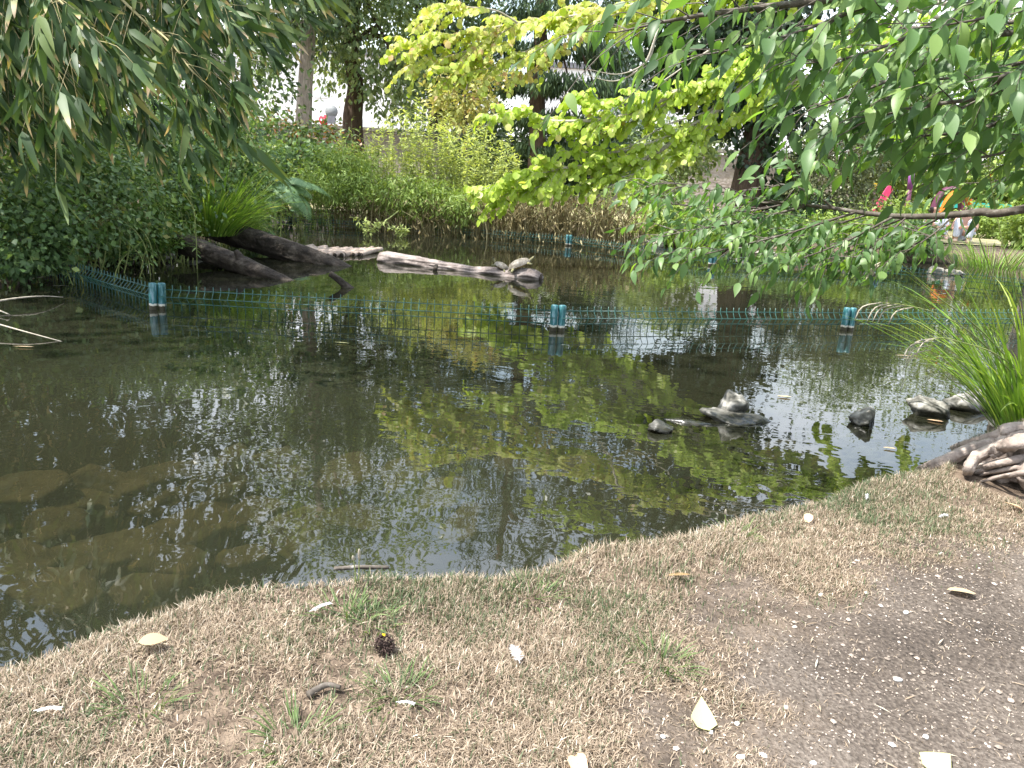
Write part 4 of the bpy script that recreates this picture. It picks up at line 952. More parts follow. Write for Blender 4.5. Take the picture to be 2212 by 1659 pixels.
for k, (path, r0, r1, dens, st, sp) in enumerate(limbs):
    pts = np.array([at_d(*q) for q in path])
    if path[0][0] >= 2300: pts[0] = tb + np.array([.1, .15, max(1.0, min(pts[0][2] - tb[2], 3.3))])
    S_ = branchy(ov, 'branch', pts, r0, r1, M['twig'], 34)
    if dens == 0: continue
    cum = np.concatenate([[0], np.cumsum(np.linalg.norm(np.diff(S_, axis=0), axis=1))]); s = cum[-1] * st; sg = 1
    while s < cum[-1] + .005:
        i = min(max(np.searchsorted(cum, s) - 1, 0), 32); f = (s - cum[i]) / (cum[i + 1] - cum[i] + 1e-9)
        q = S_[i] + (S_[i + 1] - S_[i]) * f; tan = unit(S_[i + 1] - S_[i]); sg = -sg
        side = unit(np.cross(tan, [0, 0, 1])) * sg
        tl = sp * .6 * (.35 + .95 * rng.random())
        dirn = unit(tan * .8 + side * .6 + np.array([0, 0, .35 * rng.normal() - .05]))
        tw = spl([q, q + dirn * tl * .5 + np.array([0, 0, .015]), q + dirn * tl + np.array([0, 0, -.12 * tl])], 6)
        twig.add(*tube(tw, np.linspace(.0022, .0008, 6), 3, cap=False))
        nl = rng.integers(4, 8)
        for l in range(nl):
            t = np.clip(5 - (l * .75), .3, 4.999); j = int(t); pp = tw[j] + (tw[j + 1] - tw[j]) * (t - j)
            sd2 = unit(np.cross(dirn, [0, 0, 1])) * (1 if l % 2 else -1)
            LP.append(pp); LD.append(unit(sd2 * .5 + dirn * (.55 if l else 1) + np.array([0, 0, -.55]) + .25 * rng.normal(size=3)))
            LN.append(unit(np.array([-.1, -.35, .8]) + .4 * rng.normal(size=3))); LS.append((.062 if k < 14 else .078) * (.55 + .55 * rng.random()))
            LT.append(np.clip(.46 + .23 * rng.normal(), 0, .99))
        s += .027 if k < 14 else .033
LP = np.array(LP); LD = np.array(LD); LN = np.array(LN); LS = np.array(LS); LT = np.array(LT)
leaf_parts(ov, OT, M['overhang'], LP, orient(LD, LN), LS, LT, 300)
twig.obj('twigs', M['twig'], ov, kind='stuff')
print('overhang leaves', len(LP))
cr = [(tb + np.array([.6, .9, 3.4]), np.array([1.6, 1.4, .9])), (tb + np.array([1.4, -.2, 3.0]), np.array([1.5, 1.3, .9]))]
P, Rm, S, T = crown_leaves(cr, 5000, .1, shell=.3)
V, F, TT = inst(RHOMB_W, P, Rm, S, T); obj('crown', V, F, M['overhang'], ov, tint=TT, kind='stuff')

# sedge at the right edge with hanging flower spikes
p = at_d(2215, 885, 3.05); p[2] = .05
sg_ = thing('pendulous_sedge', 'large fresh green sedge at the right edge with drooping flower stalks', 'sedge', p)
tussock(sg_, p, 210, .72, .011, M['sedge'], spread=.7, droop=.5, brad=.1, lean=(-.55, -.1), parts=90, seg=8, minang=.12)
for path in [[(2250, 860, 3.1), (2120, 715, 2.9), (2010, 630, 2.8), (1955, 575, 2.75), (1935, 560, 2.75), (1925, 590, 2.75)],
             [(2240, 860, 3.1), (2110, 730, 2.8), (2030, 680, 2.75), (1960, 660, 2.7), (1900, 652, 2.7)],
             [(2240, 800, 3.1), (2160, 640, 3.0), (2100, 470, 3.0), (2060, 390, 3.0), (1990, 350, 3.0)],
             [(2250, 800, 3.1), (2190, 620, 3.0), (2150, 450, 3.0), (2130, 330, 3.0), (2120, 280, 3.0)],
             [(2240, 840, 3.1), (2160, 770, 2.8), (2080, 740, 2.75), (2020, 730, 2.7), (2010, 760, 2.7)]]:
    S_ = spl([at_d(*q) for q in path], 30)
    st = obj('flower_stalk', *tube(S_, np.linspace(.0028, .001, 30), 5), M['stemgreen'], sg_)
    for j in (20, 22, 24, 26, 28):
        q = S_[j]; e = q + np.array([-.05 - .02 * rng.random(), .0, -.02]); e2 = e + np.array([-.02, 0, -.05])
        obj('spike', *tube(spl([q, e, e2], 7), np.array([.001, .0018, .0024, .0026, .0025, .002, .0008]), 5), M['palewood'], st)

# ------------------------------------------------------------------ unseen tree added on the left bank so its crown shades the bamboo
b_ = np.array([-6.6, 4.6, .2])
tree('added_shade_tree', 'unseen tree added on the left bank to shade the bamboo', [b_, b_ + [.1, 0, 2.5], b_ + [.4, .1, 5], b_ + [.8, .1, 8.5]], .3,
     [(np.array([-4.6, 4.6, 7.6]), np.array([2.4, 2.2, 1.6])), (np.array([-6.6, 5.6, 8.2]), np.array([2.4, 2.2, 1.8]))], 5000, .13, 'dark_tree', 'bark_dark', tpl=RHOMB_W, shell=.3, csig=.2, clump=60)

# low cover on the far bank under the overhanging leaves
for u, v, d, ru, rv, mt, lab, sz in [(1450, 478, 13.4, 70, 30, 'lowherb', 'low green weeds between the dry reeds and the ivy covered trunk', .07), (1560, 492, 13.2, 80, 28, 'bramble', 'low dark bramble at the foot of the ivy covered trunk', .07), (1680, 498, 13.4, 80, 32, 'bramble', 'low bramble right of the ivy covered trunk', .07),
        (1830, 505, 13.3, 90, 42, 'lowherb', 'low green weeds below the box shrub', .075), (1945, 510, 13.2, 70, 40, 'bramble', 'low leafy weeds left of the seated person', .075), (1420, 420, 15.5, 60, 34, 'lightleaf', 'pale bush in front of the rough stone wall', .08), (1760, 470, 14.2, 70, 40, 'ivy', 'ivy mound at the right foot of the ivy covered trunk', .08)]:
    bush('bank_weeds', lab, 'plant', [ell(u, v, d, ru, rv, .4)], 2400, sz, mt, group='low weeds on the far right bank', stems=6, sr=.008, stemmat='stemgreen', csig=.3, shell=.5, base=ground_pt(u, d))

for u, v0, v1, d, ru, n, lab, lf, mt in [(300, 500, 250, 7.0, 110, 30, 'tall leafy stems rising through the bramble left of the sedge', .055, 'leafy'), (420, 430, 215, 8.6, 90, 34, 'light green leafy stems under the hanging bamboo tips', .06, 'leafy'), (520, 470, 250, 9.8, 90, 40, 'bright leafy stems between the sedge and the fern', .06, 'lowherb'),
        (180, 520, 330, 6.2, 100, 22, 'thin leafy stems above the dry grass tuft', .045, 'bramble'), (80, 560, 360, 5.6, 90, 18, 'leafy stems at the left edge behind the fence corner', .05, 'bramble'), (350, 540, 430, 7.2, 80, 30, 'low leafy stems above the pale bank stone', .04, 'leafy'), (610, 470, 330, 12.6, 90, 40, 'feathery green stems around the blue green fern', .07, 'lowherb')]:
    if mt not in M: M[mt] = mat_leaf('leafy_stem_leaf', [(0, (.07, .13, .045)), (.5, (.17, .28, .09)), (1, (.34, .42, .16))], .4, .45, .4)
    herb_clump('leafy_plant', lab, u, v0, v1, d, ru, n, mt, 'leafy plants on the left bank', leaf=lf, dens=34, wob=.16)
for u, v, d, L_, lab in [(120, 500, 5.9, .55, 'arching grass among the dark brambles at left'), (250, 450, 6.8, .6, 'long grass leaning out of the brambles in the middle of the left bank'), (330, 520, 6.9, .4, 'grass blades hanging above the root end of the shorter log')]:
    p = at_d(u, v, d); r = thing('arching_grass', lab, 'grass tuft', [p[0], p[1], max(p[2] - .1, .05)], 'arching grass on the left bank'); tussock(r, p - [0, 0, .1], 90, L_, .008, M['sedge'], spread=.9, droop=.8, brad=.18, tmu=.4)
for u, v, d, ru, rv, lab in [(2150, 478, 19.2, 60, 30, 'bright weeds hiding the foot of the turquoise beam'), (1950, 478, 19.4, 60, 34, 'bright weeds below the pink board'), (2230, 500, 15, 50, 50, 'green weeds at the right edge beyond the water')]:
    bush('play_weeds', lab, 'plant', [ell(u, v, d, ru, rv, .5)], 2600, .09, 'lowherb', group='weeds around the playground', stems=6, sr=.01, stemmat='stemgreen', csig=.3, shell=.5, base=ground_pt(u, d))

# ================================================================== mesh fences standing in the water
m, N, L = mat_new('teal_post_paint'); out = N.new('ShaderNodeOutputMaterial'); tc = N.new('ShaderNodeTexCoord')
mp = N.new('ShaderNodeMapping'); mp.inputs['Scale'].default_value = (1, 1, .25); L.new(tc.outputs['Object'], mp.inputs[0])
n1 = N.new('ShaderNodeTexNoise'); n1.inputs['Scale'].default_value = 60; n1.inputs['Detail'].default_value = 6; L.new(mp.outputs[0], n1.inputs[0])
r1 = ramp(N, [(.35, (.008, .075, .085)), (.55, (.03, .14, .155)), (.68, (.16, .27, .32)), (.8, (.3, .4, .46))]); L.new(n1.outputs[0], r1.inputs[0])
sp = N.new('ShaderNodeSeparateXYZ'); L.new(tc.outputs['Object'], sp.inputs[0])
nz = N.new('ShaderNodeMath'); nz.operation = 'MULTIPLY_ADD'; nz.inputs[1].default_value = .02; L.new(n1.outputs[0], nz.inputs[0]); L.new(sp.outputs[2], nz.inputs[2])
r2 = ramp(N, [(0, (.02, .02, .012)), (.4, (.045, .04, .022)), (.44, (.6, .58, .5)), (.5, (.5, .5, .45)), (.54, (1, 1, 1))])
mr = N.new('ShaderNodeMapRange'); mr.inputs[1].default_value = -.02; mr.inputs[2].default_value = .11; L.new(nz.outputs[0], mr.inputs[0]); L.new(mr.outputs[0], r2.inputs[0])
mk = N.new('ShaderNodeMath'); mk.operation = 'GREATER_THAN'; mk.inputs[1].default_value = .52; L.new(mr.outputs[0], mk.inputs[0])
mx = N.new('ShaderNodeMix'); mx.data_type = 'RGBA'; L.new(mk.outputs[0], mx.inputs[0]); L.new(r2.outputs[0], mx.inputs[6]); L.new(r1.outputs[0], mx.inputs[7])
p = N.new('ShaderNodeBsdfPrincipled'); p.inputs['Roughness'].default_value = .38; L.new(mx.outputs[2], p.inputs['Base Color']); L.new(p.outputs[0], out.inputs[0]); M['post'] = m
M['wire'] = mat_noise('green_wire_coating', [(.3, (.006, .05, .04)), (.6, (.02, .1, .085)), (.8, (.1, .2, .18))], 30, rough=.35, bump=0, spec=.6)

def post_mesh(double=True):
    mb = MB()
    for dx in ((-.025, .025) if double else (0,)):
        z = np.array([-.6, .14, .163, .167, .168]); r = np.array([.0245, .0245, .0235, .018, .004])
        mb.add(*tube(np.stack([np.full(5, dx), np.full(5, .006 * np.sign(dx)), z], -1), r, 18))
    V, F, T = mb.out(); return make_mesh('post', V, F, mat=M['post'])
def wire_shape(zb=-.35):
    P = np.array([(0, 0, .158), (0, 0, .128), (0, -.006, .118), (0, -.032, .09), (0, -.034, .083), (0, -.008, .05), (0, 0, .04), (0, 0, zb)])
    return tube(P, .0025, 5)
PM2, PM1 = post_mesh(True), post_mesh(False)
VW = make_mesh('vertical_wire', *wire_shape(), mat=M['wire'])
def fence(name, label, pts, posts, individual, hbase=0):
    root = thing(name, label, 'fence', (pts[0][0], pts[0][1], 0)); o0 = np.array([pts[0][0], pts[0][1], 0])
    for p, on in zip(pts, posts):
        if on:
            po = bpy.data.objects.new('post', PM2); COL.objects.link(po); po.parent = root; po.location = tuple(np.array([p[0], p[1], 0]) - o0)
            po.rotation_euler = (.02 * rng.normal(), .02 * rng.normal(), .15 * rng.normal())
    for k, (a, b_) in enumerate(zip(pts[:-1], pts[1:])):
        a = np.array([a[0], a[1], 0]); b_ = np.array([b_[0], b_[1], 0]); L_ = np.linalg.norm(b_ - a); ang = math.atan2(b_[1] - a[1], b_[0] - a[0])
        pan = bpy.data.objects.new('panel', None); COL.objects.link(pan); pan.parent = root; pan.location = tuple(a - o0); pan.rotation_euler = (0, 0, ang); pan.empty_display_size = .05
        for (z, y) in ((.128, .003), (.0865, -.035), (.043, .003), (-.15, .003)):
            V, F = tube([(.02, y, z), (L_ - .02, y, z)], .0028, 5); link('horizontal_wire', make_mesh('horizontal_wire', V, F, mat=M['wire']), pan)
        n = int(L_ / .05); mb = MB(); V0, F0 = wire_shape()
        for q in range(1, n):
            if k in individual:
                w = bpy.data.objects.new('vertical_wire', VW); COL.objects.link(w); w.parent = pan; w.location = (q * .05, 0, 0); w.rotation_euler = (0, .012 * rng.normal(), .1 * rng.normal())
            else: mb.add(V0 + np.array([q * .05, 0, 0]), F0)
        if mb.n:
            V, F, T = mb.out(); w = link('vertical_wires', make_mesh('vertical_wires', V, F, mat=M['wire']), pan); w['kind'] = 'stuff'
wp = lambda u, v: at_z(u, v, 0)[:2]
fence('mesh_fence', 'low green wire mesh fence in the water across the pond, with teal posts, nearer one', [wp(-60, 566), wp(75, 585), wp(341, 668), wp(1203, 714), wp(1829, 713), wp(2357, 708)], [0, 0, 1, 1, 1, 1], (1, 2, 3, 4))
fence('mesh_fence', 'farther green wire mesh fence along the far water line', [wp(300, 465), wp(564, 485), wp(902, 504), wp(1228, 531), wp(1537, 574), wp(1891, 594), wp(2330, 640)], [0, 1, 1, 1, 1, 1, 1], ())

# ================================================================== logs, raft, turtles
M['log'] = mat_noise('shade_darkened_log', [(.3, (.012, .009, .007)), (.5, (.04, .032, .025)), (.66, (.1, .085, .068)), (.85, (.22, .195, .16))], 7, (1, 1, 1), .85, .9, .03, bscale=26)  # log colour darkened in place of the shade on the logs
M['palelog'] = mat_noise('bleached_log', [(.28, (.055, .046, .04)), (.46, (.18, .15, .137)), (.68, (.33, .29, .265))], 9, (1, 1, 1), .85, .6, .012, bscale=30)
M['stick'] = mat_noise('raft_pole_bark', [(.3, (.18, .13, .1)), (.55, (.36, .29, .24)), (.8, (.5, .43, .37))], 18, (1, 1, 1), .85, .5, .006)
M['darkwood'] = mat_noise('cut_end_and_hollow_shade', [(.3, (.012, .01, .008)), (.7, (.05, .04, .03))], 20, rough=.9, bump=.3)
P = [at_d(380, 505, 8.6), at_d(440, 512, 8.45), at_d(540, 527, 8.15), at_d(640, 547, 7.9), at_d(716, 562, 7.75), at_d(790, 580, 7.6)]
P = np.array(P); P[0, 2] = .34; P[1, 2] = .27; P[2, 2] = .16; P[3, 2] = .065; P[4, 2] = -.02; P[5, 2] = -.12
root = thing('fallen_log', 'thick dark weathered log sloping from the left bank into the water', 'log', P[0])
obj('trunk', *tube(spl(P, 70), np.interp(np.linspace(0, 1, 70), [0, .1, .5, .8, 1], [.1, .125, .11, .085, .05]), 40, rough=.22, ridges=22, seed=3), M['log'], root)
P = np.array([at_d(372, 518, 7.15), at_d(430, 537, 7.0), at_d(500, 560, 6.8), at_d(560, 580, 6.6), at_d(606, 594, 6.5), at_d(680, 615, 6.3)])
P[:, 2] = [.2, .155, .085, .03, -.02, -.1]
root = thing('fallen_log', 'shorter grey brown log with a branch stub, in front of the thick dark log', 'log', P[0])
obj('trunk', *tube(spl(P, 60), np.interp(np.linspace(0, 1, 60), [0, .05, .45, .8, 1], [.07, .09, .082, .06, .03]), 36, rough=.2, ridges=16, seed=8), M['log'], root)
q = at_d(520, 560, 6.72); q[2] = .09
obj('branch_stub', *tube(spl([q, q + [-.015, 0, .05], q + [-.045, .0, .1]], 12), np.linspace(.055, .02, 12), 14, rough=.25, seed=4), M['log'], root)
q0 = at_z(751, 621, 0); q1 = at_d(713, 591, q0[1] - .03); P = np.array([q0 - (q1 - q0) * .6, q0, q0 * .5 + q1 * .5 + [0, 0, .006], q1])
root = thing('broken_stump', 'short hollow broken branch sticking out of the water below the raft', 'stump', P[1])
obj('trunk', *tube(spl(P, 24), np.linspace(.036, .024, 24), 18, rough=.3, ridges=9, seed=5), M['log'], root)
e = P[3]; dd = unit(P[3] - P[2]); obj('hollow', *tube(np.array([e - dd * .02, e + dd * .004]), [.012, .016], 12), M['darkwood'], root)  # solid dark plug in place of the shade inside the hollow

# turtle log : half sunk bleached trunk
A_, B_ = at_z(822, 566, 0), at_z(1168, 606, 0)
A_ = np.array([A_[0], A_[1] + .1, 0]); B_ = np.array([B_[0], B_[1] + .08, 0])
nn = 60; t = np.linspace(0, 1, nn); C = A_ + (B_ - A_) * t[:, None]
C[:, 2] = np.interp(t, [0, .05, .3, .6, .85, .95, 1], [.03, .035, .02, .0, .01, .02, .01])
rr = np.interp(t, [0, .03, .25, .6, .85, .95, 1], [.09, .105, .085, .07, .1, .105, .07])
root = thing('turtle_log', 'bleached half sunken log lying in the middle of the pond with two turtles on it', 'log', C[0])
V, F = tube(C, rr, 48, rough=.34, ridges=16, seed=12)
cz = np.interp((V - A_) @ unit(B_ - A_), t * np.linalg.norm(B_ - A_), C[:, 2]); V[:, 2] = np.where(V[:, 2] > cz, cz + (V[:, 2] - cz) * .66, V[:, 2])
obj('trunk', V, F, M['palelog'], root)
q = at_z(941, 580, .02); obj('knot_stub', *tube(spl([q + [0, .05, .02], q + [0, -.01, .0], q + [0, -.05, -.01]], 8), [.022] * 8, 12, rough=.3), M['darkwood'], root)
obj('hollow_shade_disc', *tube(np.array([C[-1] + [-.01, 0, 0], C[-1] + [.012, -.001, -.002]]), [.05, .055], 16, rough=.2), M['darkwood'], root)  # dark discs painted for the shade inside the hollow log ends
obj('hollow_shade_disc', *tube(np.array([C[0] + [.01, 0, 0], C[0] + [-.012, .001, .0]]), [.05, .06], 16, rough=.2), M['darkwood'], root)
def log_top(t0): return C[int(t0 * (nn - 1))] + np.array([0, -.01, rr[int(t0 * (nn - 1))] * .64])

def skin_obj(name, verts, edges, rad, mat, parent, sub=2, root_i=0):
    me = bpy.data.meshes.new(name); wlp = world_loc(parent)
    me.from_pydata([tuple(np.array(v) - wlp) for v in verts], edges, []); me.update()
    o = link(name, me, parent)
    sk = o.modifiers.new('skin', 'SKIN'); sk.use_smooth_shade = True
    lay = me.skin_vertices[0] if me.skin_vertices else None
    if lay is None:
        bpy.context.view_layer.objects.active = o; lay = me.skin_vertices[0]
    for i, r in enumerate(rad):
        lay.data[i].radius = (r, r) if np.isscalar(r) else r; lay.data[i].use_root = (i == root_i)
    ss = o.modifiers.new('sub', 'SUBSURF'); ss.levels = sub; ss.render_levels = sub
    me.materials.append(mat); return o

M['shell'] = mat_noise('turtle_shell', [(.3, (.07, .06, .04)), (.5, (.16, .14, .11)), (.75, (.32, .3, .27))], 35, rough=.5, bump=.5, bdist=.004, spec=.5)
M['plastron'] = mat_noise('turtle_plastron', [(.35, (.05, .04, .025)), (.5, (.3, .22, .08)), (.75, (.5, .38, .15))], 60, rough=.5, bump=0)
M['turtleskin'] = mat_noise('turtle_skin', [(.35, (.05, .055, .03)), (.55, (.16, .15, .07)), (.75, (.42, .36, .16))], 70, (1, 1, .4), .6, .3, .002)
M['pupil'] = mat_noise('dark_eye', [(.3, (.01, .01, .01)), (.7, (.02, .02, .02))], 5, rough=.2, bump=0)
def turtle(label, pos, L_, yaw, pitch, head_up):
    r = thing('turtle', label, 'turtle', pos, 'turtles on the log')
    cy, sy, cp, sp_ = math.cos(yaw), math.sin(yaw), math.cos(pitch), math.sin(pitch)
    Rm = np.array([[cy, -sy, 0], [sy, cy, 0], [0, 0, 1]]) @ np.array([[cp, 0, -sp_], [0, 1, 0], [sp_, 0, cp]])
    def X(p): return np.asarray(pos) + (np.asarray(p, float) * L_) @ Rm.T
    a = np.linspace(0, 2 * np.pi, 30, endpoint=False); ph = np.linspace(0, np.pi / 2, 10)
    Aa, Ph = np.meshgrid(a, ph)
    sc = 1 + .018 * np.cos(Aa * 11) * np.cos(Ph) + .012 * np.cos(Ph * 9)
    V = np.stack([.5 * np.cos(Aa) * np.cos(Ph) ** .8 * sc, .39 * np.sin(Aa) * np.cos(Ph) ** .8 * sc, .13 + .27 * np.sin(Ph) ** 1.0 * sc], -1).reshape(-1, 3)
    i = np.arange(9)[:, None] * 30; j = np.arange(30)[None]; k = (j + 1) % 30
    Q = np.stack([i + j, i + k, i + 30 + k, i + 30 + j], -1).reshape(-1, 4)
    obj('carapace', X(V), Q, M['shell'], r)
    V2 = np.stack([.49 * np.cos(a), .38 * np.sin(a), .14 + 0 * a], -1); V3 = np.stack([.4 * np.cos(a), .3 * np.sin(a), .06 + 0 * a], -1); V4 = np.array([[0, 0, .055]])
    W = np.vstack([V2, V3, V4]); j = np.arange(30); k = (j + 1) % 30
    obj('plastron', X(W), [np.stack([k, j, 30 + j, 30 + k], -1), np.stack([30 + k, 30 + j, np.full(30, 60)], -1)], M['plastron'], r)
    vs = [(0, 0, .12), (.42, 0, .13), (.56, 0, .15 + .1 * head_up), (.68, 0, .17 + .2 * head_up), (.78, 0, .17 + .22 * head_up), (-.45, 0, .1), (-.6, 0, .05)]
    ed = [(0, 1), (1, 2), (2, 3), (3, 4), (0, 5), (5, 6)]; rad = [.1, .085, .07, .075, .045, .05, .012]
    for sx, sy_ in ((.33, 1), (.33, -1), (-.33, 1), (-.33, -1)):
        n = len(vs); vs += [(sx, sy_ * .25, .1), (sx * 1.35, sy_ * .42, .06), (sx * 1.5, sy_ * .47, .015)]
        ed += [(0, n), (n, n + 1), (n + 1, n + 2)]; rad += [.07, .06, .045]
    skin_obj('body', [X(v) for v in vs], ed, [q * L_ for q in rad], M['turtleskin'], r)
    for s_ in (-1, 1):
        c = X((.73, s_ * .058, .195 + .21 * head_up)); obj('eye', *tube(np.array([c - [0, .004, 0], c + [0, .004, 0]]), [.006, .006], 8), M['pupil'], r)
t1 = log_top(.775); t2 = log_top(.885)
turtle('smaller turtle on the log with its head raised towards the left', t1, .155, math.pi - .35, .35, 1.0)
turtle('larger turtle tilted up on the log, right of the smaller one', t2 + np.array([.0, -.01, .015]), .225, .12, .42, .25)

# raft of poles
pa = at_z(600, 546, .02); pb = at_z(778, 551, .02)
root = thing('pole_raft', 'floating raft of short round poles lashed side by side behind the thick dark log', 'raft', (pa[0], pa[1], 0))
n = 23
for k in range(n):
    c0 = pa + (pb - pa) * (k / (n - 1)); rr_ = .024 + .006 * rng.random()
    dirn = unit(np.array([.11 + .03 * rng.normal(), .75, .0])); ln = .62 + .16 * rng.random()
    a = c0 + np.array([.01 * rng.normal(), .05 * rng.normal(), .008 * rng.random()]); e = a + dirn * ln; a[2] = .012 + .01 * rng.random(); e[2] = .02 + .012 * rng.random()
    po = obj('pole', *tube(spl([a, (a + e) / 2 + [.006 * rng.normal(), 0, .004], e], 8), np.array([rr_] * 8) * (1 + .06 * rng.normal(size=8)), 12, rough=.1), M['stick'], root)
    obj('cut_end', *tube(np.array([a - dirn * .004, a + dirn * .001]), [rr_ * .85, rr_ * .9], 10), M['darkwood'], po)
# reeds of the little water plants between raft and far fence
for u, v, s, lab in [(862, 500, .14, 'small pale green water plant right of the raft'), (790, 500, .3, 'leafy herb drooping over the far fence above the raft')]:
    p = at_z(u, v + 12, 0)
    r = thing('water_plant', lab, 'plant', p + [0, 0, -.05])
    for k in range(6):
        e = p + np.array([.12 * rng.normal(), .05 * rng.normal(), s * (.6 + .6 * rng.random())]); S_ = spl([p + [0, 0, -.05], (p + e) / 2 + [.02, 0, 0.03], e], 8)
        obj('stem', *tube(S_, np.linspace(.004, .002, 8), 4), M['stemgreen'], r)
        V, F, TT = inst(leaf_shape(3, .28, .2, .3), S_[2:].repeat(3, 0), orient(rnd_unit(18) + [0, 0, .2], np.array([0, -.3, 1]) + .4 * rnd_unit(18)), .075, np.full(18, .6)); obj('foliage', V, F, M['herb'], r, tint=TT, kind='stuff')
r_ = thing('fallen_reed', 'single pale reed stalk leaning over the far fence into the water', 'reed', at_z(805, 500, 0))
obj('stalk', *tube(spl([at_z(808, 499, -.02), at_d(830, 480, 12), at_d(862, 455, 12.3)], 8), np.linspace(.008, .012, 8), 5), M['lightstalk'] if 'lightstalk' in M else M['stemgreen'], r_)

# ================================================================== stones
def rock_mesh(c, r, seed, flat=.0, n=46, jag=.5):
    a = np.linspace(0, 2 * np.pi, n, endpoint=False); ph = np.linspace(-np.pi / 2, np.pi / 2, n // 2)
    A, Ph = np.meshgrid(a, ph); D = np.stack([np.cos(A) * np.cos(Ph), np.sin(A) * np.cos(Ph), np.sin(Ph)], -1).reshape(-1, 3)
    rs = np.random.default_rng(seed); f = np.ones(len(D))
    for k in range(16):                    # planar cuts make facets
        nrm = unit(rs.normal(size=3) * [1, 1, .8]); lim = .42 + .42 * rs.random(); dd = D @ nrm; f = np.where(dd * f > lim, lim / np.maximum(dd, 1e-3), f)
    g = fnoise(D[:, 0] * 2 + seed, D[:, 1] * 2 + D[:, 2] * 3, 1.7, seed % 50, 4) - .5
    g2 = fnoise(D[:, 0] * 2 + D[:, 2] * 1.3 + seed, D[:, 1] * 2 - D[:, 2], 5.5, seed % 37, 3) - .5; V = D * (f * (1 + jag * .5 * g + jag * .22 * g2))[:, None] * np.asarray(r); i = np.arange(len(ph) - 1)[:, None] * n; j = np.arange(n)[None]; k = (j + 1) % n
    F = np.stack([i + j, i + k, i + n + k, i + n + j], -1).reshape(-1, 4)
    ang = rs.random() * 6.28; return V @ rotz(ang if abs(r[0] - r[1]) < .3 * r[0] else 0).T + np.asarray(c), F
def stone(name, label, c, r, seed, mat, group=None, smooth=True, tilt=(0, 0)):
    V, F = rock_mesh((0, 0, 0), np.asarray(r) * 1.22, seed)
    Rt = np.array(Matrix.Rotation(tilt[0], 3, 'X') @ Matrix.Rotation(tilt[1], 3, 'Y')); V = V @ Rt.T + np.asarray(c)
    return single(name, label, 'stone', V, F, mat, group, smooth=smooth)
m, N, L = mat_new('wet_stone'); out = N.new('ShaderNodeOutputMaterial'); tc = N.new('ShaderNodeTexCoord')
n1 = N.new('ShaderNodeTexNoise'); n1.inputs['Scale'].default_value = 22; n1.inputs['Detail'].default_value = 8; L.new(tc.outputs['Object'], n1.inputs[0])
r1 = ramp(N, [(.36, (.035, .035, .028)), (.48, (.12, .115, .1)), (.58, (.26, .25, .225)), (.7, (.42, .41, .385))]); L.new(n1.outputs[0], r1.inputs[0])
ge = N.new('ShaderNodeNewGeometry'); sx = N.new('ShaderNodeSeparateXYZ'); L.new(ge.outputs['Position'], sx.inputs[0])
ad = N.new('ShaderNodeMath'); ad.operation = 'MULTIPLY_ADD'; ad.inputs[1].default_value = -.05; L.new(n1.outputs[0], ad.inputs[0]); L.new(sx.outputs[2], ad.inputs[2])
mr = N.new('ShaderNodeMapRange'); mr.inputs[1].default_value = -.005; mr.inputs[2].default_value = .02; L.new(ad.outputs[0], mr.inputs[0])
mx = N.new('ShaderNodeMix'); mx.data_type = 'RGBA'; L.new(mr.outputs[0], mx.inputs[0]); mx.inputs[6].default_value = (.028, .027, .02, 1); L.new(r1.outputs[0], mx.inputs[7])
rrg = N.new('ShaderNodeMapRange'); rrg.inputs[3].default_value = .25; rrg.inputs[4].default_value = .85; L.new(mr.outputs[0], rrg.inputs[0])
p = N.new('ShaderNodeBsdfPrincipled'); L.new(mx.outputs[2], p.inputs['Base Color']); L.new(rrg.outputs[0], p.inputs['Roughness'])
b = N.new('ShaderNodeBump'); b.inputs['Strength'].default_value = .8; b.inputs['Distance'].default_value = .01; L.new(n1.outputs[0], b.inputs['Height']); L.new(b.outputs[0], p.inputs['Normal'])
L.new(p.outputs[0], out.inputs[0]); M['wetstone'] = m
GS = 'stones breaking the water near the right bank'
for u, v, r, z, sd_, lab, tl in [(1572, 898, (.07, .065, .075), .03, 5, 'upright pale stone with a dark wet foot standing out of the water', (.1, .3)), (1590, 908, (.15, .09, .04), -.012, 9, 'flat wet slab lying at the foot of the upright pale stone', (.1, .1)),
        (1430, 928, (.065, .05, .035), .004, 14, 'low pale stone just breaking the surface, left of the upright stone', (0, 0)), (1500, 912, (.16, .08, .03), -.02, 15, 'thin drowned slab between the low pale stone and the upright stone', (0, .05)),
        (1862, 915, (.075, .06, .055), .015, 21, 'dark wet stone with a light top in the water left of the sedge', (.3, .4)), (2008, 897, (.12, .07, .06), .015, 27, 'long ridged stone with a light upper edge near the right bank', (.2, .35)),
        (2095, 880, (.15, .085, .06), .02, 33, 'dark flat stone under the sedge at the right bank', (.05, .15)), (2180, 888, (.16, .12, .07), .01, 41, 'dark stone half hidden under the sedge leaves', (0, 0))]:
    c = at_z(u, v, 0); c[2] = z; stone('stone', lab, c, r, sd_, M['wetstone'], GS, tilt=tl)
c = at_z(283, 566, 0); c[2] = .1; stone('stone', 'pale limestone block in the left bank under the brambles', c + np.array([0, .15, .02]), (.16, .12, .095), 52, M['rock'])
for k, (u, v, r) in enumerate([(225, 566, (.14, .12, .08)), (335, 566, (.14, .1, .08)), (390, 556, (.16, .12, .09)), (440, 545, (.15, .1, .08)), (330, 545, (.16, .12, .1))]):
    c = at_z(u, v, 0); c[2] = .03; stone('stone', ['dark stone left of the pale limestone block', 'dark stone right of the pale limestone block', 'dark stone under the root end of the shorter log', 'dark stone between the two fallen logs', 'dark stone above the pale limestone block'][k], c + np.array([0, .14, 0]), r, 60 + k, M['wetstone'], 'dark stones of the left bank')
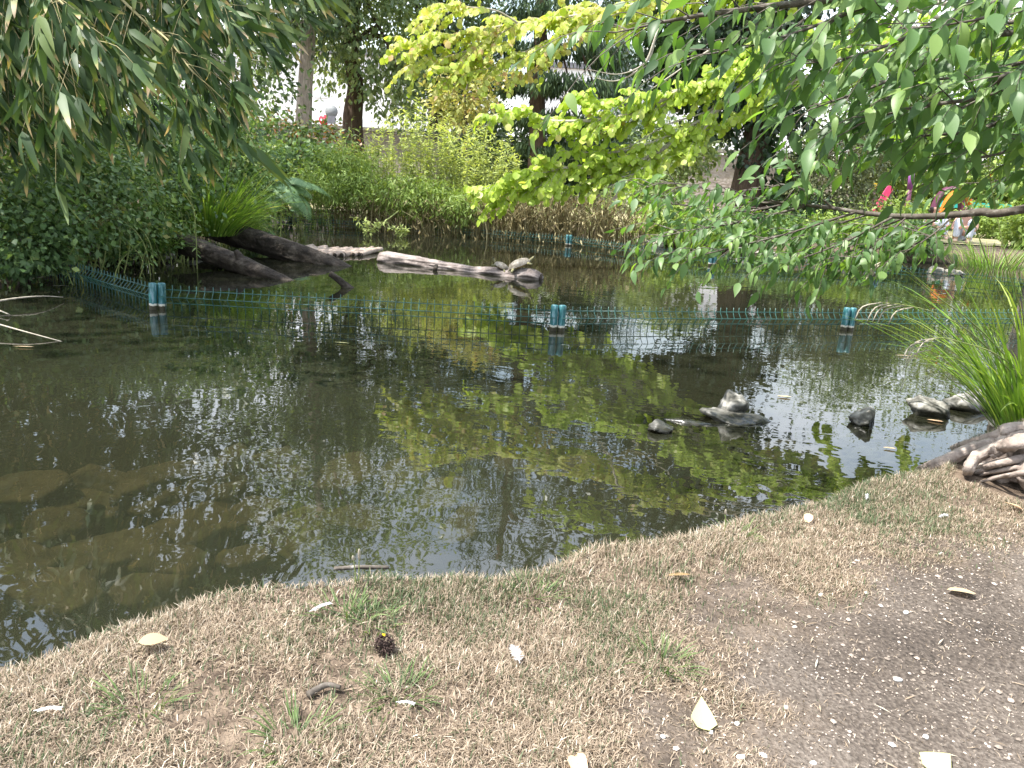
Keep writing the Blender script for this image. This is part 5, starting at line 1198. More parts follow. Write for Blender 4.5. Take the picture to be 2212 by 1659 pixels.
for k, u in enumerate([640, 700, 760, 830, 1000, 1060, 1310, 1345, 1385, 1420, 1600, 1660, 1830, 1890, 2020, 2060]):
    v = np.interp(u, [560, 900, 1228, 1400, 1540, 1700, 1850, 2100], [463, 487, 511, 527, 541, 556, 572, 594]) + 4
    c = at_z(u, v, 0); c[2] = .03 + .02 * rng.random(); stone('bank_stone', 'pale bank stone at the far water line ' + ['under the fern', 'right of the fern', 'above the raft', 'above the drooping herb', 'under the bright mound', 'under the redbud tip', 'behind the third fence post', 'right of the third fence post', 'under the thin dry stems', 'at the right end of the dry reeds', 'below the ivy trunk', 'right of the ivy trunk', 'under the box shrub', 'right of the box shrub', 'left of the seated person', 'below the seated person'][k], c, np.array([.17, .11, .08]) * (.7 + .6 * rng.random()), 80 + k, M['rock'], 'stones along the far water line')
# drowned stones at lower left : a ledge row and flat slabs nearer
SS = [(60, 1030, .2, .11), (215, 1012, .2, .1), (330, 1018, .22, .12), (420, 1006, .14, .1), (500, 985, .14, .09), (610, 980, .2, .1), (760, 985, .17, .1), (870, 1000, .15, .1), (90, 1075, .2, .1), (230, 1065, .17, .09), (360, 1060, .17, .1), (480, 1040, .14, .09),
      (110, 1115, .17, .09), (420, 1110, .22, .12), (560, 1085, .17, .1), (640, 1120, .15, .1), (40, 1175, .2, .1), (250, 1165, .2, .1), (380, 1185, .16, .1), (120, 1240, .18, .1), (520, 1180, .13, .08), (300, 1240, .14, .08), (780, 1090, .14, .09), (960, 1040, .15, .1), (1010, 1110, .12, .08),
      (1120, 1000, .16, .1), (1260, 985, .15, .1), (1370, 985, .14, .1), (1700, 960, .14, .08), (1780, 985, .13, .08), (1640, 985, .13, .08), (1950, 965, .14, .07)]
words_ = ['ledge stone at the left edge', 'second ledge stone from the left edge', 'wide pale ledge stone', 'small ledge stone right of the wide pale one', 'ledge stone left of the middle', 'long ledge stone in the middle', 'ledge stone under the middle of the bank', 'ledge stone at the right of the ledge row',
 'slab below the leftmost ledge stone', 'slab below the second ledge stone', 'slab below the wide pale ledge stone', 'slab below the small ledge stone', 'slab deep at left in the second row', 'largest rounded boulder', 'slab right of the largest boulder', 'slab right of the boulder towards the middle',
 'slab at the left edge near the bank', 'slab in the third row below the boulder at left', 'slab just below the largest boulder', 'slab close to the tallest seed stalk', 'slab near the left grass edge', 'small slab close to the bank by the forked stalk', 'slab above the driftwood', 'slab in the dark middle water',
 'slab above the middle of the bank edge', 'slab left of the low pale stone', 'slab below the low pale stone', 'slab under the thin drowned slab', 'slab below the dark wet stone', 'slab near the bank below the ridged stone', 'slab between the upright stone and the bank', 'slab left of the weathered roots']
for k, (u, v, a, b_) in enumerate(SS):
    zt = -.10 - .04 * rng.random() if k < 8 else -.13 - .05 * rng.random()
    c = at_z(u, v, zt); c[2] = zt - .05
    stone('submerged_stone', 'drowned brown ' + words_[k], c, (a * .88, b_ * 1.2, .06), 120 + k, M['mossrock'], 'drowned stones along the near bank', tilt=(.12 * rng.normal(), .1 * rng.normal()))

# ================================================================== floating twigs and leaves
def fl_twig(label, path, r):
    P = [at_z(u, v, z) for u, v, z in path]
    t = thing('floating_twig', label, 'twig', P[0], 'bare twigs over the left water'); obj('stem', *tube(spl(P, 14), np.linspace(r, r * .4, 14), 6), M['palewood'], t)
    return t
fl_twig('bare pale twig reaching in at the left edge above the fence corner', [(-60, 565, .02), (30, 555, .03), (96, 547, .03)], .008)
fl_twig('long bare twig at the left edge level with the teal post', [(-60, 660, .03), (30, 645, .05), (90, 640, .05), (136, 642, .02)], .007)
fl_twig('short twig floating under the left fence panel', [(25, 598, .01), (60, 602, .012), (95, 598, .012)], .006)
fl_twig('long thin twig dipping into the water below the left fence corner', [(-40, 690, .06), (60, 718, .03), (142, 740, -.005)], .005)
fl_twig('thin twig stub at the left edge below the bent twig', [(-30, 660, .02), (12, 676, .02), (24, 682, .0)], .006)
M['dryleaf'] = mat_leaf('dry_leaf', [(0, (.3, .2, .1)), (.5, (.5, .38, .24)), (1, (.62, .52, .36))], .25, .6, .3, (1, .9, .7))
M['lemon'] = mat_leaf('lemon_leaf', [(0, (.5, .5, .2)), (1, (.75, .74, .38))], .3, .5, .3, (1, 1, .7))
M['white'] = mat_leaf('white_feather', [(0, (.7, .71, .74)), (1, (.85, .86, .88))], .35, .6, .3, (1, 1, 1))
M['spiky'] = mat_noise('spiky_fruit', [(.3, (.02, .012, .01)), (.7, (.075, .048, .04))], 60, rough=.8, bump=.3, bdist=.002)
M['yellow'] = mat_leaf('yellow_petal', [(0, (.7, .42, .01)), (1, (.85, .6, .03))], .3, .5, .3)
M['skinleaf'] = mat_leaf('flat_tan_leaf', [(0, (.55, .36, .22)), (1, (.62, .42, .27))], .2, .6, .3, (1, .9, .8))
def leaf_thing(name, label, p, yaw, size, mat, shape, tint=.5, tilt=(0, 0), group=None, cat='leaf'):
    V, F, t0 = shape
    Rt = rotz(yaw) @ np.array(Matrix.Rotation(tilt[0], 3, 'X') @ Matrix.Rotation(tilt[1], 3, 'Y'))
    me = make_mesh(name, (V * size) @ Rt.T, F, tint=np.clip(t0 + tint, 0, 1), mat=mat)
    o = link(name, me); o.location = tuple(p); return tag(o, label, cat, group)
flat = leaf_shape(6, .4, .06, .04); fc = leaf_shape(6, .7, .1, .05, 'heart'); slim = leaf_shape(6, .16, .05, .03)
for u, v, s, yaw, mt, sh, lab in [(1936, 970, .05, 1.4, 'dryleaf', flat, 'pale oval leaf floating beside the upright stone'), (1710, 858, .07, 1.5, 'dryleaf', flat, 'pale leaf floating left of the dark wet stone'), (2245, 880, .1, 1.55, 'dryleaf', slim, 'long straw leaf floating left of the sedge'),
        (2040, 912, .07, 1.2, 'skinleaf', flat, 'orange tan leaf floating by the ridged stone'), (655, 562, .16, 1.5, 'skinleaf', fc, 'orange brown curled leaf at the foot of the thick dark log'), (150, 618, .12, 1.9, 'palewood', slim, 'cream leaf sheath floating under the left fence corner'),
        (75, 750, .1, 1.7, 'dryleaf', slim, 'thin tan leaf floating in the left water'), (2000, 888, .08, 1.5, 'dryleaf', slim, 'small straw leaf floating above the ridged stone'), (690, 595, .1, 1.5, 'dryleaf', slim, 'straw sliver floating at the tip of the shorter log'),
        (755, 742, .09, 1.5, 'lemon', slim, 'green yellow leaf floating below the fence in the middle'), (1975, 770, .12, 1.55, 'dryleaf', slim, 'straw leaf floating right of the right teal post'), (2010, 880, .09, 1.55, 'dryleaf', slim, 'second straw leaf floating left of the sedge')]:
    p = at_z(u if u < 2212 else 2200, v, .004); p[2] = .006
    leaf_thing('floating_leaf', lab, p, yaw, s, M[mt], sh, .5, (.03, .05), 'leaves floating on the pond')

# ================================================================== playground and people on the far right bank
def mat_flat(n, c, rough=.5):
    return mat_noise(n, [(.3, tuple(np.array(c) * .85)), (.7, tuple(np.array(c) * 1.1))], 5, rough=rough, bump=0)
M['purple'] = mat_flat('purple_paint', (.17, .05, .19)); M['pink'] = mat_flat('pink_paint', (.62, .05, .15)); M['orange'] = mat_flat('orange_paint', (.62, .16, .02))
M['plum'] = mat_flat('plum_paint', (.1, .03, .06)); M['tealp'] = mat_flat('teal_paint', (.03, .4, .34)); M['yellowp'] = mat_flat('yellow_paint', (.75, .48, .03))
D_ = 21
a, e = at_d(1962, 450, D_), at_d(1970, 372, D_); a[2] = gz(a[0], a[1])
r = thing('play_post', 'purple wooden post with a wider top in the playground', 'post', a)
obj('shaft', *tube(np.array([a, a + (e - a) * .8]), .06, 16), M['plum'], r); obj('cap', *tube(np.array([a + (e - a) * .72, e]), [.068, .075], 16), M['purple'], r)
a, e = at_d(1890, 458, D_), at_d(1925, 402, D_)
def slab(a, e, w, th, n=12):          # a round ended board from a to e
    d = unit(e - a); nrm = np.array([0, -1.0, 0]); s = unit(np.cross(d, nrm)); L_ = np.linalg.norm(e - a); ang = np.linspace(-np.pi / 2, np.pi / 2, n)
    prof = np.concatenate([[a + s * w, a - s * w], np.array([e - d * w + d * w * math.cos(t) + s * w * math.sin(t) for t in ang])]) ; k = len(prof)
    V = np.vstack([prof + nrm * th / 2, prof - nrm * th / 2]); c = np.array([prof.mean(0) + nrm * th / 2, prof.mean(0) - nrm * th / 2]); V = np.vstack([V, c])
    i = np.arange(k); j = (i + 1) % k
    return V, [np.stack([i, j, k + j, k + i], -1), np.vstack([np.stack([i, j, np.full(k, 2 * k)], -1), np.stack([k + i, k + j, np.full(k, 2 * k + 1)], -1)])]
a2 = a.copy(); 
r = thing('play_board', 'pink slanting board with a rounded top left of the purple post', 'board', (a[0], a[1], gz(a[0], a[1])))
obj('board', *slab(a, e, .085, .05), M['pink'], r, smooth=False); obj('leg', *tube(np.array([[a[0], a[1] + .06, gz(a[0], a[1]) - .05], a + [.05, .06, .1]]), .035, 8), M['plum'], r)
a, e = at_d(1893, 404, 21.5), at_d(1902, 394, 21.5)
r = thing('play_board', 'small yellow board above the pink board', 'board', (a[0], a[1], gz(a[0], a[1])))
obj('board', *slab(at_d(1888, 402, 21.5), at_d(1908, 397, 21.5), .07, .04), M['yellowp'], r, smooth=False); obj('leg', *tube(np.array([[a[0], 21.55, gz(a[0], 21.5) - .05], [a[0], 21.55, a[2]]]), .03, 8), M['plum'], r)
def arch(label, u0, u1, v0, vt, d, mat, rad=.05):
    A0 = at_d(u0, v0, d); A1 = at_d(u1, v0 + 3, d); top = at_d((u0 + u1) / 2, vt, d)[2]; A0[2] = A1[2] = gz(A0[0], d)
    t = np.linspace(0, np.pi, 26); c = (A0 + A1) / 2; P = np.stack([c[0] - (A1[0] - A0[0]) / 2 * np.cos(t), np.full(26, d), A0[2] + (top - A0[2]) * np.sin(t) ** .6], -1)
    r = thing('play_arch', label, 'arch', A0); V, F = tube(P, rad, 8); V[:, 1] = d + (V[:, 1] - d) * 3.0; obj('hoop', V, F, mat, r)
arch('orange painted playground arch behind the seated person', 2030, 2090, 480, 412, 20, M['orange']); arch('dark plum playground arch overlapping the orange one', 2008, 2072, 480, 405, 21, M['plum'])
a, e = at_d(2030, 442, 22), at_d(2185, 447, 22)
r = thing('play_beam', 'turquoise balance beam behind the orange arch', 'beam', (a[0], 22, gz(a[0], 22)))
obj('beam', *box((a + e) / 2, (e[0] - a[0], .16, .17), None), M['tealp'], r, smooth=False)
for f in (.1, .9): q = a + (e - a) * f; obj('leg', *tube(np.array([[q[0], 22, gz(q[0], 22) - .05], [q[0], 22, q[2] - .08]]), .05, 8), M['plum'], r)

M['skin'] = mat_noise('skin', [(.3, (.5, .28, .2)), (.7, (.56, .33, .24))], 8, rough=.55, bump=0)
M['hair'] = mat_noise('dark_hair', [(.3, (.02, .013, .01)), (.7, (.06, .035, .025))], 40, (1, 1, .2), .5, .3, .004)
M['trousers'] = mat_noise('pale_blue_trousers', [(.3, (.55, .59, .72)), (.7, (.68, .71, .8))], 12, rough=.85, bump=.4, bdist=.01)
M['darktop'] = mat_noise('dark_top', [(.3, (.03, .03, .035)), (.7, (.07, .065, .07))], 12, rough=.85, bump=.3, bdist=.01)
M['greytop'] = mat_noise('grey_top', [(.3, (.38, .4, .43)), (.7, (.5, .52, .55))], 12, rough=.85, bump=.3, bdist=.01)
M['shoe'] = mat_noise('shoe_leather', [(.3, (.3, .2, .16)), (.7, (.45, .33, .27))], 12, rough=.7, bump=0)
def seated(label, base, yaw, top, sc=1.0):
    r = thing('person', label, 'person', base); Rz = rotz(yaw)
    X = lambda p: np.asarray(base) + (np.asarray(p, float) * sc) @ Rz.T      # x right, y forward
    vs = [(0, 0, .12), (0, .03, .3), (0, .08, .48), (0, .11, .56), (0, .13, .63), (0, .16, .71), (0, .17, .77)]
    ed = [(0, 1), (1, 2), (2, 3), (3, 4), (4, 5), (5, 6)]; rad = [.12, .115, .12, .06, .048, .085, .055]
    for s in (-1, 1):
        n = len(vs); vs += [(s * .1, .05, .12), (s * .12, .28, .34), (s * .13, .40, .48), (s * .13, .42, .28), (s * .12, .42, .07), (s * .12, .55, .035)]
        ed += [(0, n), (n, n + 1), (n + 1, n + 2), (n + 2, n + 3), (n + 3, n + 4), (n + 4, n + 5)]; rad += [.09, .075, .06, .052, .038, .03]
        n = len(vs); vs += [(s * .17, .1, .5), (s * .22, .22, .36), (s * .2, .34, .28), (s * .05, .5, .34), (s * -.01, .52, .34)]
        ed += [(2, n), (n, n + 1), (n + 1, n + 2), (n + 2, n + 3), (n + 3, n + 4)]; rad += [.055, .045, .04, .03, .026]
        for f in range(5):
            m_ = len(vs); a_ = (f - 2) * .3; q = np.array((s * -.01, .52, .34)); d = np.array([-s * .045 * math.cos(a_), .0, .045 * math.sin(a_)])
            vs += [tuple(q + d), tuple(q + d * 1.8 + [0, -.015, -.01])]; ed += [(n + 4, m_), (m_, m_ + 1)]; rad += [.009, .007]
    skin_obj('body', [X(v) for v in vs], ed, [q * sc for q in rad], M['skin'], r)
    lv, le, lr = [(0, -.01, .12), (0, .01, .22)], [(0, 1)], [.145, .13]
    for s in (-1, 1):
        n = len(lv); lv += [(s * .1, .05, .125), (s * .12, .28, .345), (s * .13, .41, .49), (s * .13, .425, .28), (s * .12, .425, .11)]; le += [(0, n), (n, n + 1), (n + 1, n + 2), (n + 2, n + 3), (n + 3, n + 4)]; lr += [.105, .093, .078, .075, .07]
    skin_obj('trousers', [X(v) for v in lv], le, [q * sc for q in lr], M['trousers'], r)
    skin_obj('top', [X(v) for v in [(0, .0, .2), (0, .03, .33), (0, .07, .46), (.1, .085, .5), (-.1, .085, .5)]], [(0, 1), (1, 2), (2, 3), (2, 4)], [q * sc for q in [.135, .13, .125, .055, .055]], top, r)
    skin_obj('hair', [X(v) for v in [(0, .13, .75), (0, .09, .7), (0, .05, .6), (0, .03, .5)]], [(0, 1), (1, 2), (2, 3)], [q * sc for q in [.085, .09, .075, .05]], M['hair'], r)
    for s in (-1, 1):
        obj('eye', *tube(np.array([X((s * .033, .245, .715)), X((s * .033, .252, .715))]), .009 * sc, 8), M['pupil'], r)
        obj('shoe', *tube(spl([X((s * .12, .4, .05)), X((s * .12, .48, .05)), X((s * .12, .6, .035))], 8), np.array([.045, .05, .05, .048, .046, .044, .04, .025]) * sc, 10), M['shoe'], r)
    obj('nose', *tube(np.array([X((0, .245, .72)), X((0, .272, .692))]), [.008 * sc, .015 * sc], 8), M['skin'], r)
    obj('mouth', *tube(np.array([X((-.025, .243, .66)), X((.025, .243, .66))]), .006 * sc, 6), M['pink'], r)
    return r
b0 = at_d(2078, 524, 16.4); b0[2] = gz(b0[0], b0[1])
ps = seated('person in pale trousers sitting on the right bank hugging raised knees', b0, 2.6, M['darktop'], .95)
b1 = at_d(1995, 508, 17.6); b1[2] = gz(b1[0], b1[1])
seated('person in a grey top sitting farther back, mostly hidden by the low branch', b1, -2.3, M['greytop'], .9)

# ================================================================== near bank: grass, pebbles, litter
def sample_bank(n, xr=(-1.35, 2.7), yr=(.5, 2.75), smin=-.015):
    x = rng.uniform(*xr, n); y = rng.uniform(*yr, n); s = sdf(x, y); k = s > smin
    x, y, s = x[k], y[k], s[k]; z = height(x, y); q = proj(np.stack([x, y, z], -1))
    k = (q[:, 2] > .1) & (q[:, 0] > -120) & (q[:, 0] < 2330) & (q[:, 1] < 1790); return x[k], y[k], z[k], s[k]
ROOTP = np.concatenate([np.array([tuple(o.data.vertices[i].co) for i in range(0, len(o.data.vertices), 9)])[:, :2] + world_loc(ov)[:2] for o in ov.children if o.name.startswith(('root', 'fine_roots'))])
def root_dist(x, y):
    out = np.full(len(x), 9.0); k = np.where((x > .9) & (y > 1.2))[0]
    for i in range(0, len(k), 20000):
        kk = k[i:i + 20000]; out[kk] = np.sqrt(((x[kk, None] - ROOTP[None, :, 0]) ** 2 + (y[kk, None] - ROOTP[None, :, 1]) ** 2).min(1))
    return out
def blades(n, seed_len, dry, keepf):
    x, y, z, s = sample_bank(n); pmk = path_mask(x, y)
    patch = fnoise(x, y, 6.5, 31, 4); green = fnoise(x, y, 3.8, 37, 4)
    edge = np.exp(-np.clip(s, 0, 9) / .09)
    keep = keepf(pmk, patch, green, edge, rng.random(len(x))) & (root_dist(x, y) > .022)
    x, y, z, s, pmk, green, edge = [a[keep] for a in (x, y, z, s, pmk, green, edge)]
    n = len(x); a = rng.random(n) * 2 * np.pi
    Ln = seed_len * (.45 + .8 * rng.random(n)) * (1 + .45 * edge) * (1 - .45 * pmk); lean = np.clip(1.15 + .36 * rng.normal(size=n), .15, 1.55) if dry else np.clip(.55 + .35 * rng.normal(size=n), .05, 1.35)
    lean = lean * (1 - .35 * edge) * (.6 + .8 * fnoise(x, y, 14, 51, 3)); Ln = Ln * (.5 + .8 * fnoise(x, y, 11, 53, 3)); a = a + .0
    h = np.stack([np.cos(a), np.sin(a), 0 * a], -1); h[:, 1] += .1; sdv = np.stack([-np.sin(a), np.cos(a), 0 * a], -1); upv = np.array([0, 0, 1.0])
    b0 = np.stack([x, y, z - .002], -1)
    m1 = b0 + (h * np.sin(lean * .6)[:, None] + upv * np.cos(lean * .6)[:, None]) * (Ln * .5)[:, None]
    l2 = np.clip(lean * 1.35, 0, 1.62); e = m1 + (h * np.sin(l2)[:, None] + upv * np.cos(l2)[:, None]) * (Ln * .5)[:, None]; e[:, 2] = np.maximum(e[:, 2], z + .002)
    w = (.00042 + .00035 * rng.random(n))[:, None] * (1.0 if dry else 1.2)
    V = np.stack([b0 - sdv * w * .8, b0 + sdv * w * .8, m1 - sdv * w, m1 + sdv * w, e], 1).reshape(-1, 3)
    i = np.arange(n)[:, None] * 5
    F = [np.concatenate([i + np.array([[0, 1, 3, 2]])]), i + np.array([[2, 3, 4]])]
    if dry: T = np.clip(.62 + .17 * rng.normal(size=n) + .08 * edge, .42, 1)
    else: T = np.clip(.2 + .1 * rng.normal(size=n), 0, .4)
    return V, F, np.repeat(T, 5)
mb = MB()
V, F, T = blades(1700000, .021, True, lambda p, pa, g, e, r: r < (1 - p) ** 1.3 * np.clip(.36 + 3.0 * (pa - .45), .08, 1) + .35 * e * (1 - p) + .015)
mb.add(V, F, T); nd = len(V) // 5
V, F, T = blades(1300000, .022, False, lambda p, pa, g, e, r: r < (1 - p) ** 1.8 * np.clip((g - .52) * 2.0, .05, .42) + .12 * e)
mb.add(V, F, T); print('blades', nd, len(V) // 5)
V, F, T = mb.out()
o = link('grass', make_mesh('grass', V, F, tint=T, mat=M['grass'])); o['kind'] = 'stuff'; tag(o, 'short dry straw and green grass covering the near bank', 'grass')

# gravel on the bare path
x, y, z, s = sample_bank(150000); pmk = path_mask(x, y); k = rng.random(len(x)) < (.01 + pmk ** 1.3 * .6); x, y, z = x[k], y[k], z[k]; n = len(x)
ico = np.array([[0, 0, 1], [.9, 0, .1], [.25, .85, .2], [-.7, .55, 0], [-.75, -.5, .15], [.3, -.85, .05], [0, 0, -.6]]); icf = np.array([[0, 1, 2], [0, 2, 3], [0, 3, 4], [0, 4, 5], [0, 5, 1], [6, 2, 1], [6, 3, 2], [6, 4, 3], [6, 5, 4], [6, 1, 5]])
M['gravel'] = mat_leaf('gravel_bits', [(0, (.13, .11, .09)), (.5, (.3, .25, .21)), (.8, (.48, .42, .37)), (1, (.74, .72, .68))], 0, .85, .2)
sz = .0011 * np.exp(.6 * rng.normal(size=n)); sz = np.clip(sz, .0004, .0055); a = rng.random(n) * 6.28
Rm = np.zeros((n, 3, 3)); Rm[:, 0, 0] = np.cos(a) * (1 + .4 * rng.random(n)); Rm[:, 0, 1] = -np.sin(a); Rm[:, 1, 0] = np.sin(a) * (1 + .4 * rng.random(n)); Rm[:, 1, 1] = np.cos(a); Rm[:, 2, 2] = .7
V, F, T = inst((ico, icf, np.zeros(7)), np.stack([x, y, z + sz * .25], -1), Rm, sz, np.clip(.38 + .2 * rng.normal(size=n) + .45 * (rng.random(n) < .025), 0, 1))
o = link('gravel', make_mesh('gravel', V, F, tint=T, mat=M['gravel'], smooth=False)); o['kind'] = 'stuff'; tag(o, 'fine gravel and grit on the bare path', 'gravel')
# dead bits lying about
x, y, z, s = sample_bank(9000, smin=.05); k = rng.random(len(x)) < .35; x, y, z = x[k], y[k], z[k]; n = len(x); a = rng.random(n) * 6.28
V, F, T = inst(leaf_shape(2, .1, .1, .1), np.stack([x, y, z + .004], -1), orient(np.stack([np.cos(a), np.sin(a), .12 * rng.normal(size=n)], -1), np.array([0, 0, 1.0]) + .4 * rnd_unit(n)), .022 * (.4 + rng.random(n)), np.clip(.62 + .2 * rng.normal(size=n), .45, 1))
o = link('straw_litter', make_mesh('straw_litter', V, F, tint=T, mat=M['grass'])); o['kind'] = 'stuff'; tag(o, 'loose bits of straw scattered over the near bank', 'straw')

def pebble(u, v, r, lab, tint, sd_):
    p = on_ground(u, v); V, F = rock_mesh(p + [0, 0, r * .25], (r * 1.2, r, r * .7), sd_, n=12, jag=.2)
    single('pebble', lab, 'pebble', V, F, M['gravel'], 'pale pebbles on the near bank', tint=np.full(len(V), tint))
for k, (u, v, r, lab) in enumerate([(1524, 1490, .004, 'white pebble above the lemon leaf'), (1432, 1593, .0055, 'white pebble left of the lemon leaf, in the grass'), (1535, 1583, .005, 'small white pebble on bare earth left of the lemon leaf'),
        (1591, 1565, .005, 'white pebble touching the left of the lemon leaf'), (1600, 1638, .007, 'larger of the two white pebbles below the lemon leaf'), (1650, 1633, .006, 'smaller of the two white pebbles below the lemon leaf'), (1756, 1650, .005, 'white pebble at the bottom edge right of the lemon leaf'),
        (1697, 1530, .007, 'grey white pebble right of the lemon leaf tip'), (1957, 1325, .006, 'pale pebble on the path below the pale torn leaf'), (1772, 1286, .006, 'pale pebble where the path leaves the grass'), (1185, 1408, .005, 'white pebble in the grass right of the feather'),
        (2000, 1594, .006, 'white pebble on the lower path'), (2222 - 40, 1515, .007, 'blue grey pebble at the right edge of the path'), (1940, 1470, .007, 'pale lump on the middle of the path')]):
    pebble(u, v, r, lab, .55 if 'grey' in lab else .97, 200 + k)

# the spiky seed ball with a yellow petal on top
p = on_ground(830, 1412); R_ = .0165; c = p + np.array([0, 0, R_ * .95])
sb = thing('seed_ball', 'dark brown spiky seed ball lying on the grass with a yellow petal on top', 'seed ball', p)
V, F = rock_mesh(c, (R_ * .8, R_ * .8, R_ * .8), 300, n=20, jag=.2); obj('core', V, F, M['spiky'], sb)
mb = MB()
for k in range(190):
    d = rnd_unit(1)[0]; q = c + d * R_ * .75; j1 = unit(d + .5 * rng.normal(size=3)); q2 = q + j1 * R_ * .22; q3 = q2 + unit(j1 + .8 * rng.normal(size=3)) * R_ * .2
    mb.add(*tube(np.array([q, q2, q3]), [.0011, .0010, .0003], 4))
mb.obj('spikes', M['spiky'], sb, kind='stuff')
leaf_thing('petal', 'tiny yellow petal on top of the spiky seed ball', c + np.array([0, -.002, R_ * 1.0]), .6, .007, M['yellow'], leaf_shape(3, .9, .3, .3), .5, (.5, .3), cat='petal')
# fallen leaves
G_ = 'fallen leaves on the near bank'
def fallen(u, v, size, yaw, mat, sh, lab, tint=.5, tilt=(.15, .1), lift=.012, name='fallen_leaf', cat='leaf'):
    p = on_ground(u, v) + np.array([0, 0, lift]); return leaf_thing(name, lab, p, yaw, size, M[mat], sh, tint, tilt, G_ if cat == 'leaf' else None, cat)
hs = leaf_shape(9, .86, .22, .08, 'poplar')
fallen(1517, 1580, .048, -.15, 'lemon', hs, 'lemon yellow heart shaped leaf standing on the bare earth', .6, (.55, .35), .004)
fallen(2005, 1672, .05, -1.0, 'lemon', hs, 'lemon yellow leaf cut by the bottom edge at the right', .4, (.2, .1), .006)
fallen(1240, 1650, .04, 3.3, 'skinleaf', leaf_shape(6, .6, .5, .5, 'heart'), 'curled orange brown leaf at the bottom edge', .3, (.3, .2), .012)
fallen(2105, 1292, .05, 1.3, 'dryleaf', leaf_shape(6, .6, .2, .1, 'heart'), 'pale torn leaf lying on the path at right', .5, (.1, .2), .008)
fallen(300, 1415, .042, -1.2, 'dryleaf', leaf_shape(7, .6, .2, .15), 'tan oval leaf in the grass at lower left', .3, (.1, .2), .022)
fallen(1742, 1135, .03, -.5, 'skinleaf', leaf_shape(5, .7, .4, .2, 'heart'), 'tan folded leaf standing in the grass below the water edge', .7, (.6, .1), .008)
fallen(1490, 1255, .05, 1.6, 'dryleaf', leaf_shape(5, .25, .2, .1), 'flat grey leaf scrap in the grass right of the water edge', 0, (0, .1), .014)
fallen(2205, 1108, .04, 1.0, 'skinleaf', hs, 'tan leaf at the right edge below the roots', .5, (.3, .2), .01)
# feathers
def feather(u, v, L_, yaw, lab, fluffy):
    p = on_ground(u, v) + np.array([0, 0, .014]); r = thing('feather', lab, 'feather', p, 'white feathers on the near bank')
    d = np.array([math.cos(yaw), math.sin(yaw), .25 if fluffy else .12]); S_ = spl([p, p + d * L_ * .5 + [0, 0, .003], p + d * L_], 14)
    obj('quill', *tube(S_, np.linspace(.0007, .0002, 14), 4), M['white'], r, tint=None)
    mb = MB(); k = 70
    for sg in (-1, 1):
        t = np.linspace(.12, .98, k) * 13; i = np.minimum(t.astype(int), 12); pp = S_[i] + (S_[i + 1] - S_[i]) * (t - i)[:, None]; tan = unit(d); sd2 = unit(np.cross(tan, [0, 0, 1])) * sg
        D = unit(sd2 * .7 + tan * .8 + (.55 if fluffy else .08) * rng.normal(size=(k, 3))); V, F, T = inst(leaf_shape(2, .08 if fluffy else .14, 0, .2, 'blade'), pp, orient(D, np.array([0, 0, 1.0]) + .2 * rnd_unit(k)), L_ * (.34 if fluffy else .17) * (.6 + .5 * rng.random(k)), np.full(k, .5)); mb.add(V, F, T)
    mb.obj('vane', M['white'], r, kind='stuff')
feather(1122, 1450, .032, 1.9, 'fluffy white down feather on the grass right of the seed ball', True)
feather(668, 1337, .038, .65, 'slim white feather in the grass left of the seed ball', False)
feather(855, 1535, .026, -.2, 'white feather scrap below the seed ball', False)
feather(75, 1555, .034, .1, 'curved white feather at lower left', False)
feather(2025, 1128, .02, .1, 'grey white down at the upper edge of the path', True)
feather(1870, 1090, .02, 1.2, 'white down feather in the grass near the water', True)
feather(1810, 1052, .02, .4, 'down feather caught at the water edge', True)
# dead twig
P = [on_ground(665, 1512) + [0, 0, .008], on_ground(705, 1495) + [0, 0, .012], on_ground(735, 1500) + [0, 0, .012]]
t = thing('dead_twig', 'short brown twig lying in the grass at lower left', 'twig', P[0]); obj('stem', *tube(spl(P, 10), np.linspace(.0055, .003, 10), 7, rough=.2), M['twig'], t)
P = [at_z(722, 1228, .1), at_z(780, 1225, .105), at_z(840, 1226, .1)]
t = thing('driftwood', 'pale stick lying against the bank at the water edge', 'stick', P[0]); obj('stem', *tube(spl(P, 14), np.linspace(.0045, .004, 14), 10, rough=.3), M['twig'], t)

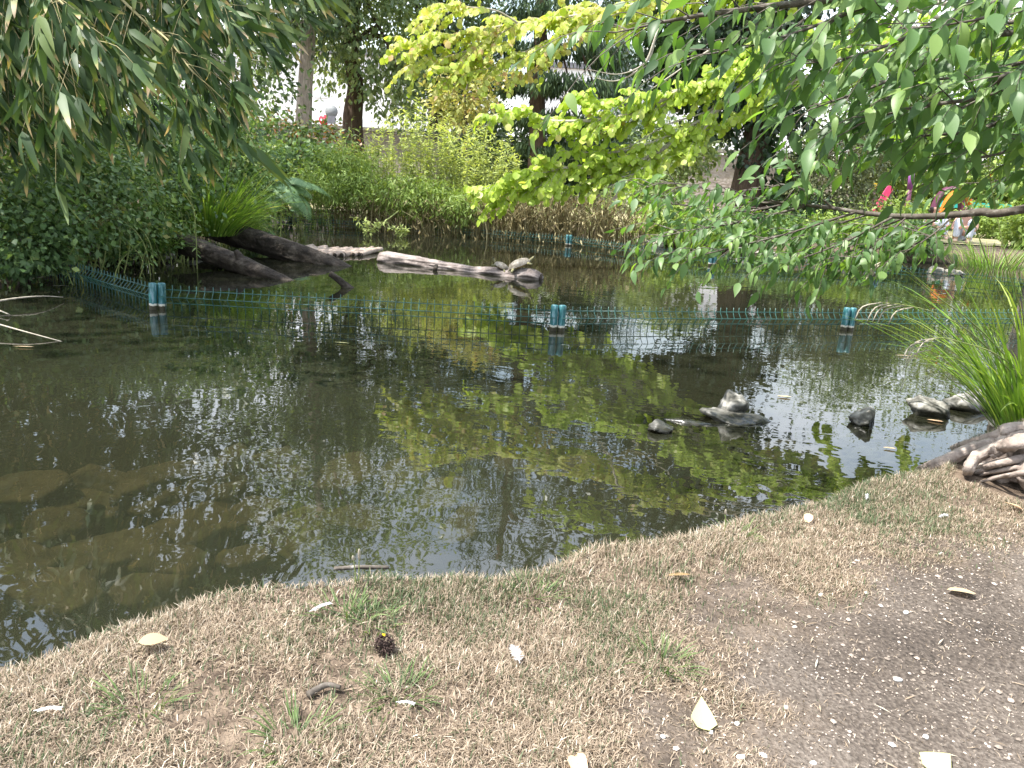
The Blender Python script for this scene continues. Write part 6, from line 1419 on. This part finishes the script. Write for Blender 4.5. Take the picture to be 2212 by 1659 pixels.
# plantain and grass stalks standing at the water edge
def stalk(base_uv, tip_uv, lab, head=.03, r=.0012, bend=.0, hd=.0028):
    b_ = on_ground(*base_uv); e = at_d(tip_uv[0], tip_uv[1], b_[1] - .02); r0 = thing('seed_stalk', lab, 'grass stalk', b_, 'seed stalks along the bank edge')
    S_ = spl([b_ - [0, 0, .005], (b_ + e) / 2 + [bend, 0, .004], e], 16); obj('stem', *tube(S_, np.linspace(r, r * .7, 16), 5), M['stemgreen'], r0)
    d = unit(S_[-1] - S_[-2]); obj('seed_head', *tube(np.array([e - d * head * t for t in np.linspace(1, 0, 9)]), hd * np.array([.4, .8, .95, 1, 1, .95, .85, .6, .2]), 8, rough=.3), M['palewood'], r0)
stalk((190, 1375), (217, 1222), 'tallest seed stalk at the left end of the bank', .045)
stalk((205, 1372), (212, 1285), 'shorter green stalk beside the tallest stalk at left', .02)
stalk((65, 1400), (48, 1362), 'short forked stalk at the far left bank edge', .012)
stalk((385, 1300), (345, 1285), 'bent stalk leaning left over the water', .02, bend=-.005)
stalk((755, 1258), (688, 1188), 'pale stalk leaning left above the driftwood', .03, bend=.01)
stalk((775, 1262), (776, 1185), 'upright pale stalk above the driftwood', .026)
stalk((770, 1262), (762, 1200), 'side shoot beside the upright pale stalk', .012)
stalk((1555, 1135), (1525, 1072), 'thin stalk left of the green rush at the bank edge', .025)
stalk((1565, 1155), (1568, 1100), 'dark green rush at the bank edge', .015)
stalk((1490, 1135), (1455, 1090), 'dry stalk leaning left at the middle of the bank edge', .015)
stalk((1740, 1075), (1708, 1045), 'pale stalk leaning over the water left of the roots', .015)
stalk((1905, 1020), (1888, 988), 'pale stalk left of the weathered roots', .015)
stalk((2190, 1010), (2120, 975), 'dry stalk lying across the weathered roots', .015)
M['tuft'] = mat_leaf('tuft_blade', [(0, (.05, .085, .035)), (.5, (.12, .18, .06)), (1, (.26, .3, .13))], .3, .5, .3)
for u, v, lab in [(745, 1330, 'tuft of longer green blades left of the seed ball'), (800, 1345, 'tuft of green blades above the seed ball'), (1590, 1160, 'tuft of green blades below the rush'), (1150, 1290, 'green tuft near the middle of the bank edge'), (1430, 1430, 'green tuft above the lemon leaf'), (860, 1500, 'green tuft below the seed ball'), (300, 1520, 'green tuft at lower left'), (640, 1590, 'green tuft at the bottom left of the seed ball')]:
    p = on_ground(u, v); r = thing('grass_tuft', lab, 'grass tuft', p, 'greener tufts on the near bank'); tussock(r, p, 70, .04, .0016, M['tuft'], spread=1.1, droop=.5, brad=.045, tmu=.35, seg=3)
